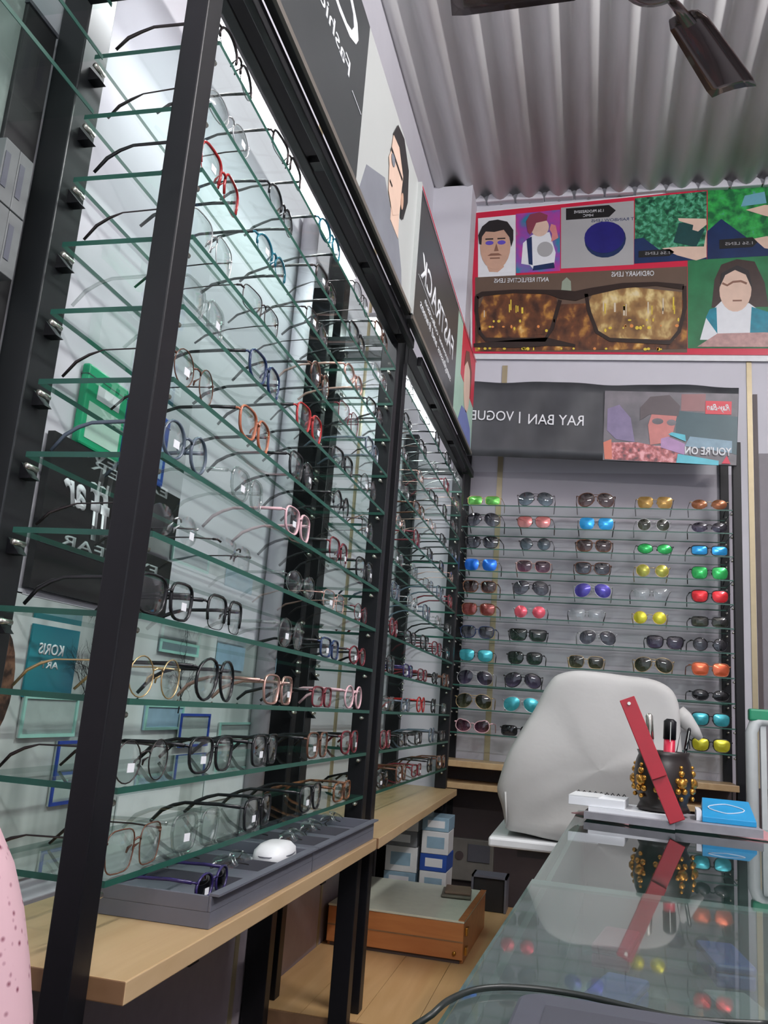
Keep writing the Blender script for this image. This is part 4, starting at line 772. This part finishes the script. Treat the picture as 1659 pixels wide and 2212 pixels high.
for sx in (-1, 1): G().tube([(0, 0, 0), (sx*.006, 0, .09), (sx*.012+.02, 0, .165)], [.004, .005, .001], 4, flat=.4).ob('blade', M_black, t)
# red riveted clapper stick
t = thing('red_ruler', 'long red riveted folding strip leaning against the pen holder', 'ruler', (.205, 2.135, CZ+.022)); m_rr = mat('red_enamel', (.42, .015, .03), .35, 0, .08, 20)
A, B = Vector((0, -.0, -.002)), Vector((-.112, .02, .262)); d = (B-A).normalized(); sd_ = Vector((d.z, 0, -d.x)).normalized(); n_ = d.cross(sd_)
def strip(name, a, b, w, off, th=.006):
    vs = []
    for q in (a, b):
        for su in (-1, 1):
            for sn in (0, 1): vs.append(A+d*q+sd_*su*w/2+n_*(off+sn*th))
    return G().add(vs, [(0, 1, 3, 2), (4, 6, 7, 5), (0, 4, 5, 1), (2, 3, 7, 6), (0, 2, 6, 4), (1, 5, 7, 3)]).ob(name, m_rr, t, False, .0015)
strip('upper_leaf', .10, .288, .036, -.007); strip('lower_leaf', 0, .175, .036, .001)
for q, o in ((.275, -.009), (.012, .006), (.135, .006)): G().tube([A+d*q+n_*(o-.002), A+d*q+n_*(o+.003)], .004, 10).ob('rivet', M_steel, t)
# dark pad and cable near the viewer
t = thing('charcoal_pad', 'dark charcoal pad with rounded corner at the bottom of the glass counter', 'pad', (.07, .62, CZ+.0025), CR)
g = G(); pts = []
for cx_, cy_, a0 in ((.10, .11, 0), (-.10, .11, PI/2), (-.10, -.14, PI), (.10, -.14, 1.5*PI)): pts += [(cx_+.022*math.cos(a0+PI/2*k/5), cy_+.022*math.sin(a0+PI/2*k/5)) for k in range(6)]
n = len(pts); g.add([(x, y, 0) for x, y in pts]+[(x, y, .012) for x, y in pts], [tuple(range(n))[::-1], tuple(range(n, 2*n))]+[(i, (i+1) % n, n+(i+1) % n, n+i) for i in range(n)]); g.ob('pad_body', mat('charcoal_plastic', (.055, .058, .075), .5, 0, .1), t, False, .003)
G().box(-.10, .10, -.13, .10, .0121, .0128).ob('pad_inlay', mat('charcoal_inlay', (.04, .042, .055), .6), t)
cp = [(-.30, .50, -.60), (-.20, .60, -.38), (-.135, .68, -.25)]+[(*cxy(px, py, CZ+.006+b), CZ+.006+b) for px, py, b in ((935, 2190, .0), (975, 2158, 0), (1030, 2137, 0), (1100, 2132, 0), (1180, 2138, 0), (1270, 2153, .0), (1360, 2175, 0), (1450, 2196, 0), (1540, 2206, 0), (1659, 2212, 0))]
def smooth(ps, k=4):
    out = []; ps = [Vector(p) for p in ps]
    for i in range(len(ps)-1):
        p0, p1, p2, p3 = ps[max(i-1, 0)], ps[i], ps[i+1], ps[min(i+2, len(ps)-1)]
        for j in range(k): s = j/k; out.append(.5*((2*p1)+(p2-p0)*s+(2*p0-5*p1+4*p2-p3)*s*s+(3*p1-p0-3*p2+p3)*s**3))
    return out+[ps[-1]]
o = G().tube(smooth(cp), .0026, 8).ob('power_cable', mat('cable_black', (.008, .012, .010), .4), None, True); tag(o, 'thick black cable arching over the near glass of the counter', 'cable')

# ---------------- covered eye testing machine ----------------
t = thing('instrument_table', 'white topped lifting table under the covered machine', 'table', (.02, 2.80, -H))
box('table_top', (-.275, -.28, H-.356), (.29, .2, H-.330), M_white, t, .006); box('column', (-.06, -.06, .06), (.06, .06, H-.356), M_greyt, t, .004); box('under_frame', (-.2, -.2, H-.385), (.2, .15, H-.3565), M_greyd, t)
for sx in (-1, 1): box('foot', (sx*.20-.03, -.22, 0), (sx*.20+.03, .2, .06), M_greyt, t, .01)
box('foot_bridge', (-.2, -.05, .0), (.2, .05, .05), M_greyt, t)
t = thing('covered_machine', 'eye testing machine hidden under a white cloth dust cover', 'machine', (.02, 2.78, -.329))
out = [(-.235, .01), (-.245, .07), (-.262, .12), (-.245, .17), (-.215, .24), (-.175, .33), (-.14, .41), (-.112, .447), (-.06, .462), (.05, .466), (.14, .462), (.185, .452), (.222, .43), (.235, .395), (.24, .33), (.24, .2), (.24, .1), (.238, .01), (.1, .002), (-.08, .002)]
def resample(o, n):
    o = [Vector((a, b, 0)) for a, b in o]; L = [0]
    for i in range(len(o)): L.append(L[-1]+(o[(i+1) % len(o)]-o[i]).length)
    res = []
    for k in range(n):
        s = L[-1]*k/n; i = max(j for j in range(len(o)) if L[j] <= s+1e-9); f_ = (s-L[i])/(L[i+1]-L[i]); res.append(o[i].lerp(o[(i+1) % len(o)], f_))
    return res
ol = resample(out, 72); cen = Vector((.02, .20, 0)); rings = [(.0, -.245), (.25, -.245), (.5, -.245), (.75, -.244), (.9, -.242), (.965, -.236), (1.0, -.218), (1.01, -.17), (1.0, -.09), (1.0, 0), (.99, .09), (.96, .14), (.9, .155), (.0, .16)]
g = G(); nn_ = 72
for ri_, (q, y) in enumerate(rings):
    for k in range(nn_):
        p = cen+(ol[k]-cen)*max(q, .002); yy = y+.05*max(0, p.y-.25)*(1 if y < 0 else 0)*1.6
        w = noise.noise(Vector((p.x*5, y*3, p.y*5+.35*p.x*6)))*.012+noise.noise(Vector((p.x*3+9, y*2, p.y*14-p.x*7)))*.013*(1.2-min(1, p.y*2))
        dx = (p-cen); dx = dx.normalized() if dx.length > .01 else Vector((0, 0, 0))
        kk = 1 if q > .9 else 0
        g.v.append((p.x+dx.x*w*kk, yy-(w*1.0 if y < -.2 else 0), max(.002, p.y+dx.y*w*kk)))
for i in range(len(rings)-1):
    for k in range(nn_): g.f.append((i*nn_+k, i*nn_+(k+1) % nn_, (i+1)*nn_+(k+1) % nn_, (i+1)*nn_+k)); g.mi.append(0)
M_cover = mat('white_dust_cover', (.50, .495, .48), .75, 0, .04, 9, .25)
o = g.ob('dust_cover', M_cover, t, True); s_ = o.modifiers.new('smooth', 'SUBSURF'); s_.levels = 1; s_.render_levels = 1
G().tube([(.232, -.16, .37), (.25, -.165, .355), (.275, -.17, .325), (.292, -.17, .305)], [.026, .024, .017, .008], 12).ob('covered_knob', M_cover, t, True)
G().tube([(-.232, -.20, .02), (-.23, -.24, .05), (-.235, -.245, .12)], .003, 6).ob('cover_hem', M_cover, t, True)

# ---------------- slatted white chair at the right ----------------
t = thing('plastic_chair', 'white slatted plastic chair with a green top rail at the right edge', 'chair', (.70, 3.03, -H)); x0, x1 = -.185, .185; zt_ = H+.075
m_gr = mat('chair_green', (.02, .28, .14), .4, 0, .05); m_cw = mat('chair_white', (.62, .66, .66), .4, 0, .05)
G().tube([(x0, 0, .42), (x0, 0, zt_-.07), (x0+.012, 0, zt_-.04), (x0+.03, 0, zt_-.03), (x1-.03, 0, zt_-.03), (x1-.012, 0, zt_-.04), (x1, 0, zt_-.07), (x1, 0, .42)], .019, 8).ob('back_frame', m_cw, t, True)
box('green_top_rail', (x0-.008, -.018, zt_-.034), (x1+.008, .018, zt_+.004), m_gr, t, .006)
for k in range(9): xx = x0+.035+(x1-x0-.07)*k/8; box('back_slat', (xx-.009, -.005, .60), (xx+.009, .005, zt_-.04), m_cw, t, .002)
box('lower_rail', (x0, -.01, .575), (x1, .01, .60), m_cw, t, .003); box('seat', (x0-.02, -.40, .42), (x1+.02, .01, .45), m_cw, t, .01)
for sx, sy in ((x0, -.38), (x1, -.38), (x0, 0), (x1, 0)): G().tube([(sx, sy, 0), (sx, sy, .42)], [.015, .02], 8).ob('leg', m_cw, t, True)

# ---------------- lower wooden deck with its box and boxes ----------------
t = thing('wooden_deck', 'low wooden platform filling the passage beside the counter', 'platform', (-.45, 3.0, -H))
ya, yb = 2.21, 3.70
for k in range(5):
    xa = XL+.45+.006+k*.138; box('deck_board', (xa, ya-3, H+DZ-.02), (xa+.1365, yb-3, H+DZ), M_deck, t)
box('deck_front', (XL+.456, ya-3.012, .28), (XL+.456+.69, ya-3.0005, H+DZ-.001), M_tend, t); box('deck_frame', (XL+.46, ya-2.99, 0), (XL+.456+.685, ya-2.96, H+DZ-.0205), M_brownp, t); box('deck_frame', (XL+.46, yb-3.03, 0), (XL+.456+.685, yb-3.01, H+DZ-.0205), M_brownp, t)
t = thing('wooden_box', 'orange wooden box with a mint green top lying on the deck', 'box', (-.555, 3.06, DZ+.0005), -.02)
box('front_board', (-.215, -.25, .012), (.215, -.235, .115), M_orange, t, .002); box('back_board', (-.215, .235, .0), (.215, .25, .115), M_orange, t, .002); box('side_board', (-.215, -.235, 0), (-.2, .235, .115), M_orange, t, .002); box('side_board', (.2, -.235, 0), (.215, .235, .115), M_orange, t, .002)
box('bottom_plinth', (-.205, -.24, 0), (.205, .235, .012), M_brownp, t); box('mint_top', (-.216, -.252, .1155), (.216, .252, .122), M_mint, t, .001); box('top_edging', (.198, -.253, .122), (.217, .253, .1245), M_orange, t)
box('groove', (-.214, -.2512, .06), (.214, -.25, .064), M_tend, t); G().tube([(.19, -.2505, .03), (.19, -.257, .03)], .006, 10).ob('brass_knob', M_goldo, t, True)
for zz in (.02, .075): box('latch', (.2155, -.22, zz), (.223, -.19, zz+.022), M_goldo, t, .001)
t = thing('grey_folded_cloth', 'grey folded cloth on the far right corner of the wooden box', 'cloth', (-.42, 3.17, DZ+.1255), .1)
box('folded_layer', (-.05, -.07, 0), (.05, .07, .008), mat('cloth_olive_grey', (.20, .19, .15), .8, 0, .1), t, .003); box('folded_layer', (-.04, -.055, .0082), (.048, .065, .018), mat('cloth_brown', (.24, .17, .12), .8, 0, .1), t, .004)
t = thing('black_crate', 'small black crate with a pale metal rim behind the wooden box', 'crate', (-.34, 3.62, DZ+.0005))
box('crate_body', (-.07, -.05, 0), (.05, .05, .12), M_blackm, t, .003)
for a_, b_ in (((-.078, -.056, 0), (-.07, .056, .128)), ((.05, -.056, 0), (.058, .056, .128)), ((-.078, -.056, .1205), (.058, .056, .128))): box('pale_rim', a_, b_, M_greyt, t)
t = thing('switch_box', 'grey electrical switch box on the brown back wall panel', 'switch', (-.445, YB-.0125, -.70))
box('cover_plate', (-.105, -.03, 0), (.075, 0, .17), mat('switch_box_grey', (.17, .16, .14), .5, 0, .1), t, .004); G().tube([(-.07, -.0305, .10), (-.07, -.034, .10)], .018, 14).ob('round_socket', M_brownp, t); box('switch_plate', (-.035, -.034, .08), (.06, -.0305, .15), M_greyd, t, .001); box('switch_slot', (.0, -.034, .03), (.012, -.0305, .045), M_blackm, t)
cols = [(M_white, 'white'), (m_cb, 'pale blue'), (M_white, 'white'), (m_case[4], 'grey'), (M_white, 'white'), (m_blue, 'blue')]
hts = [.085, .06, .09, .055, .07]; z = DZ+.0005
for k in range(5):
    m_, cn = cols[k]; t = thing('lens_carton', f"{cn} lens carton, {['lowest', 'second', 'middle', 'fourth', 'topmost'][k]} in the left pile under the farther worktop", 'carton', (-.66, 3.42, z), .03*(k % 3-1), 'lens cartons piled under the farther worktop')
    box('carton', (-.06, -.075, 0), (.06, .075, hts[k]-.001), m_, t, .002); box('carton_label', (-.04, -.0756, hts[k]*.25), (.035, -.075, hts[k]*.75), M_sticker if m_ is not M_white else m_cb, t)
    z += hts[k]
z = DZ+.0005
for k in range(5):
    m_, cn = cols[(k+3) % 6]; h_ = [.07, .09, .06, .08, .05][k]; t = thing('lens_carton', f"{cn} lens carton, {['lowest', 'second', 'middle', 'fourth', 'topmost'][k]} in the right pile under the farther worktop", 'carton', (-.53, 3.415, z), -.02*(k % 3-1), 'lens cartons piled under the farther worktop')
    box('carton', (-.055, -.075, 0), (.045, .075, h_-.001), m_, t, .002); box('carton_label', (-.035, -.0756, h_*.25), (.03, -.075, h_*.75), M_sticker if m_ is not M_white else m_cb, t)
    z += h_

# ---------------- ceiling fan ----------------
t = thing('ceiling_fan', 'dark brown ceiling fan with broad glossy blades under the roof', 'fan', (.15, 2.165, 2.12)); M_fan = mat('fan_brown', (.035, .022, .02), .22, .2, .15, 15, coat=.5)
G().lathe([(.02, -.055), (.06, -.055), (.095, -.035), (.10, 0), (.085, .04), (.04, .06), (.02, .06)], 28).ob('motor_housing', M_fan, t, True); G().tube([(0, 0, .06), (0, 0, .40)], .012, 10).ob('down_rod', M_fan, t, True); G().lathe([(.02, .33), (.05, .35), (.055, .41), (.02, .41)], 20).ob('canopy', M_fan, t, True)
for k, a in enumerate((math.radians(182), math.radians(61), math.radians(-59))):
    c, s = math.cos(a), math.sin(a); Rm = Matrix.Rotation(a, 4, 'Z')@Matrix.Rotation(math.radians(10), 4, 'X')
    g = G(); L0, L1 = .19, .60; nI = 10; th = .003; wv = []
    def wid(q): return (.058+.022*q)*(1 if q < .97 else .93)
    top = []; bot = []
    for i in range(nI+1):
        q = i/nI; x = L0+(L1-L0)*q; w = wid(q)*(.8 if i == 0 else 1)
        for j in range(5): yy = w*(j-2)/2; zz = -.010*(yy/w)**2*1.0; top.append(Rm@Vector((x, yy, zz+th))); bot.append(Rm@Vector((x, yy, zz-th)))
    N = len(top); F = []
    for i in range(nI):
        for j in range(4): a_ = i*5+j; F += [(a_, a_+5, a_+6, a_+1), (N+a_, N+a_+1, N+a_+6, N+a_+5)]
        F += [(i*5, i*5+5, N+i*5+5, N+i*5), (i*5+4, N+i*5+4, N+i*5+9, i*5+9)]
    F += [(0, 1, N+1, N), (1, 2, N+2, N+1), (2, 3, N+3, N+2), (3, 4, N+4, N+3)]+[(nI*5+j, N+nI*5+j, N+nI*5+j+1, nI*5+j+1) for j in range(4)]
    g.add(top+bot, F).ob('blade', M_fan, t, True)
    G().tube([Rm@Vector((.08, 0, -.02)), Rm@Vector((.14, .0, -.012)), Rm@Vector((.24, 0, -.006))], [.014, .016, .022], 8, flat=.35).ob('blade_bracket', M_fan, t, True)

# ---------------- customer seated at the left edge ----------------
PX, PY = -.553, .455
def skin(name, pts, edges, rad, m, parent, sub=2):
    me = bpy.data.meshes.new(name); me.from_pydata([Vector(p) for p in pts], edges, []); o = link(name, me, parent, m)
    md = o.modifiers.new('skin', 'SKIN'); md.use_smooth_shade = True
    for i, r in enumerate(rad): v = me.skin_vertices[0].data[i]; v.radius = (r[0], r[1]) if isinstance(r, tuple) else (r, r)
    me.skin_vertices[0].data[0].use_root = True
    s = o.modifiers.new('sub', 'SUBSURF'); s.levels = sub; s.render_levels = sub; return o
t = thing('person', 'seated person in a pink speckled long sleeved top at the left edge', 'person', (PX, PY, -H), math.radians(40))
M_sk = mat('human_skin', (.42, .24, .16), .5, 0, .05, 20)
M_pinkc = mat('pink_speckled_cotton', (.62, .40, .44), .8, 0, .03, 10)
nt = M_pinkc.node_tree; b = nt.nodes['Principled BSDF']; old = b.inputs['Base Color'].links[0].from_socket; vo = nt.nodes.new('ShaderNodeTexVoronoi'); vo.inputs['Scale'].default_value = 110; cr = nt.nodes.new('ShaderNodeValToRGB'); cr.color_ramp.elements[0].position = .06; cr.color_ramp.elements[0].color = (.30, .10, .16, 1); cr.color_ramp.elements[1].position = .26; cr.color_ramp.elements[1].color = (1, 1, 1, 1)
tc = nt.nodes.new('ShaderNodeTexCoord'); nt.links.new(tc.outputs['Object'], vo.inputs['Vector']); nt.links.new(vo.outputs['Distance'], cr.inputs[0]); mx = nt.nodes.new('ShaderNodeMix'); mx.data_type = 'RGBA'; mx.blend_type = 'MULTIPLY'; mx.inputs[0].default_value = 1
nt.links.new(old, mx.inputs[6]); nt.links.new(cr.outputs[0], mx.inputs[7]); nt.links.new(mx.outputs[2], b.inputs['Base Color'])
# the person faces -y (towards the street); skeleton: pelvis, spine, neck, head, arms, legs
S = [(0, 0, .52), (0, 0, .70), (0, 0, .88), (0, .0, 1.0), (0, -.005, 1.06), (0, -.03, 1.17), (0, -.03, 1.25),
     (-.15, 0, .96), (-.18, -.02, .74), (-.15, -.22, .64), (.155, 0, .96), (.195, -.02, .74), (.15, -.22, .64),
     (-.09, -.02, .50), (-.09, -.36, .50), (-.09, -.34, .10), (-.09, -.45, .045), (.09, -.02, .50), (.09, -.36, .50), (.09, -.34, .10), (.09, -.45, .045)]
E_ = [(0, 1), (1, 2), (2, 3), (3, 4), (4, 5), (5, 6), (3, 7), (7, 8), (8, 9), (3, 10), (10, 11), (11, 12), (0, 13), (13, 14), (14, 15), (15, 16), (0, 17), (17, 18), (18, 19), (19, 20)]
R_ = [(.13, .10), (.12, .09), (.13, .10), (.08, .07), .045, (.075, .09), (.06, .07), .045, .035, .025, .045, .035, .025, .07, .055, .035, .03, .07, .055, .035, .03]
skin('body', S, E_, R_, M_sk, t)
K_ = [(0, 0, .58), (0, 0, .70), (0, 0, .88), (0, 0, .985), (-.15, 0, .955), (-.175, -.02, .74), (-.15, -.17, .66), (.16, 0, .955), (.20, -.02, .74), (.16, -.17, .66)]
skin('pink_top', K_, [(0, 1), (1, 2), (2, 3), (3, 4), (4, 5), (5, 6), (3, 7), (7, 8), (8, 9)], [(.145, .12), (.14, .11), (.15, .12), (.095, .085), .06, .052, .045, .06, .052, .045], M_pinkc, t)
skin('trousers', [(0, 0, .51), (-.09, -.02, .49), (-.09, -.36, .49), (-.09, -.34, .14), (.09, -.02, .49), (.09, -.36, .49), (.09, -.34, .14)], [(0, 1), (1, 2), (2, 3), (0, 4), (4, 5), (5, 6)], [.11, .09, .07, .055, .09, .07, .055], mat('dark_trousers', (.03, .03, .05), .8), t)
skin('hair', [(0, .0, 1.24), (0, .03, 1.29), (0, .055, 1.2), (0, .06, 1.12)], [(0, 1), (0, 2), (2, 3)], [(.088, .085), .05, (.075, .05), (.06, .03)], M_hair, t)
for sx in (-1, 1):
    G().lathe([(.002, -.011), (.008, -.008), (.011, 0), (.008, .008), (.002, .011)], 10, (sx*.03, -.112, 1.19)).ob('eye', M_sticker, t, True); G().lathe([(.001, -.005), (.005, 0), (.001, .005)], 8, (sx*.03, -.121, 1.19)).ob('iris', M_hair, t, True)
    G().tube([(sx*.078, -.02, 1.17), (sx*.088, -.015, 1.185), (sx*.086, -.015, 1.205)], [.008, .012, .008], 8).ob('ear', M_sk, t, True)
    hx, hy, hz = sx*.15, -.22, .64
    for f_, (dx, L) in enumerate(((-.026, .062), (-.009, .072), (.009, .068), (.026, .054))): G().tube([(hx+dx*.8, hy-.04, hz-.004), (hx+dx, hy-.075, hz-.006), (hx+dx, hy-.075-L*.5, hz-.016), (hx+dx, hy-.075-L*.8, hz-.03)], [.011, .009, .008, .006], 8).ob('finger', M_sk, t, True)
    G().tube([(hx, hy+.01, hz), (hx, hy-.05, hz-.003), (hx, hy-.085, hz-.005)], [.024, .036, .034], 10, flat=.4).ob('palm', M_sk, t, True); G().tube([(hx-sx*.02, hy-.02, hz), (hx-sx*.045, hy-.05, hz-.008), (hx-sx*.05, hy-.08, hz-.018)], [.012, .010, .008], 8).ob('thumb', M_sk, t, True)
G().tube([(0, -.118, 1.185), (0, -.137, 1.160), (0, -.122, 1.153)], [.005, .011, .008], 8).ob('nose', M_sk, t, True); G().tube([(-.02, -.119, 1.13), (0, -.126, 1.13), (.02, -.119, 1.13)], [.002, .005, .002], 6).ob('mouth', mat('lips', (.35, .1, .1), .5), t, True)
t = thing('round_stool', 'plain stool under the seated person at the left', 'stool', (PX, PY+.02, -H))
G().lathe([(.02, .315), (.15, .315), (.16, .325), (.16, .34), (.14, .35), (.02, .35)], 24).ob('seat', M_black, t, True)
for k in range(4): a = PI/4+k*PI/2; G().tube([(.11*math.cos(a), .11*math.sin(a), .316), (.15*math.cos(a), .15*math.sin(a), 0)], .011, 8).ob('leg', M_steel, t, True)

# ---------------- lift everything so the floor lies at z = 0 ----------------
for o in list(SC.objects):
    if o.parent is None: o.location.z += H
bpy.context.view_layer.update()
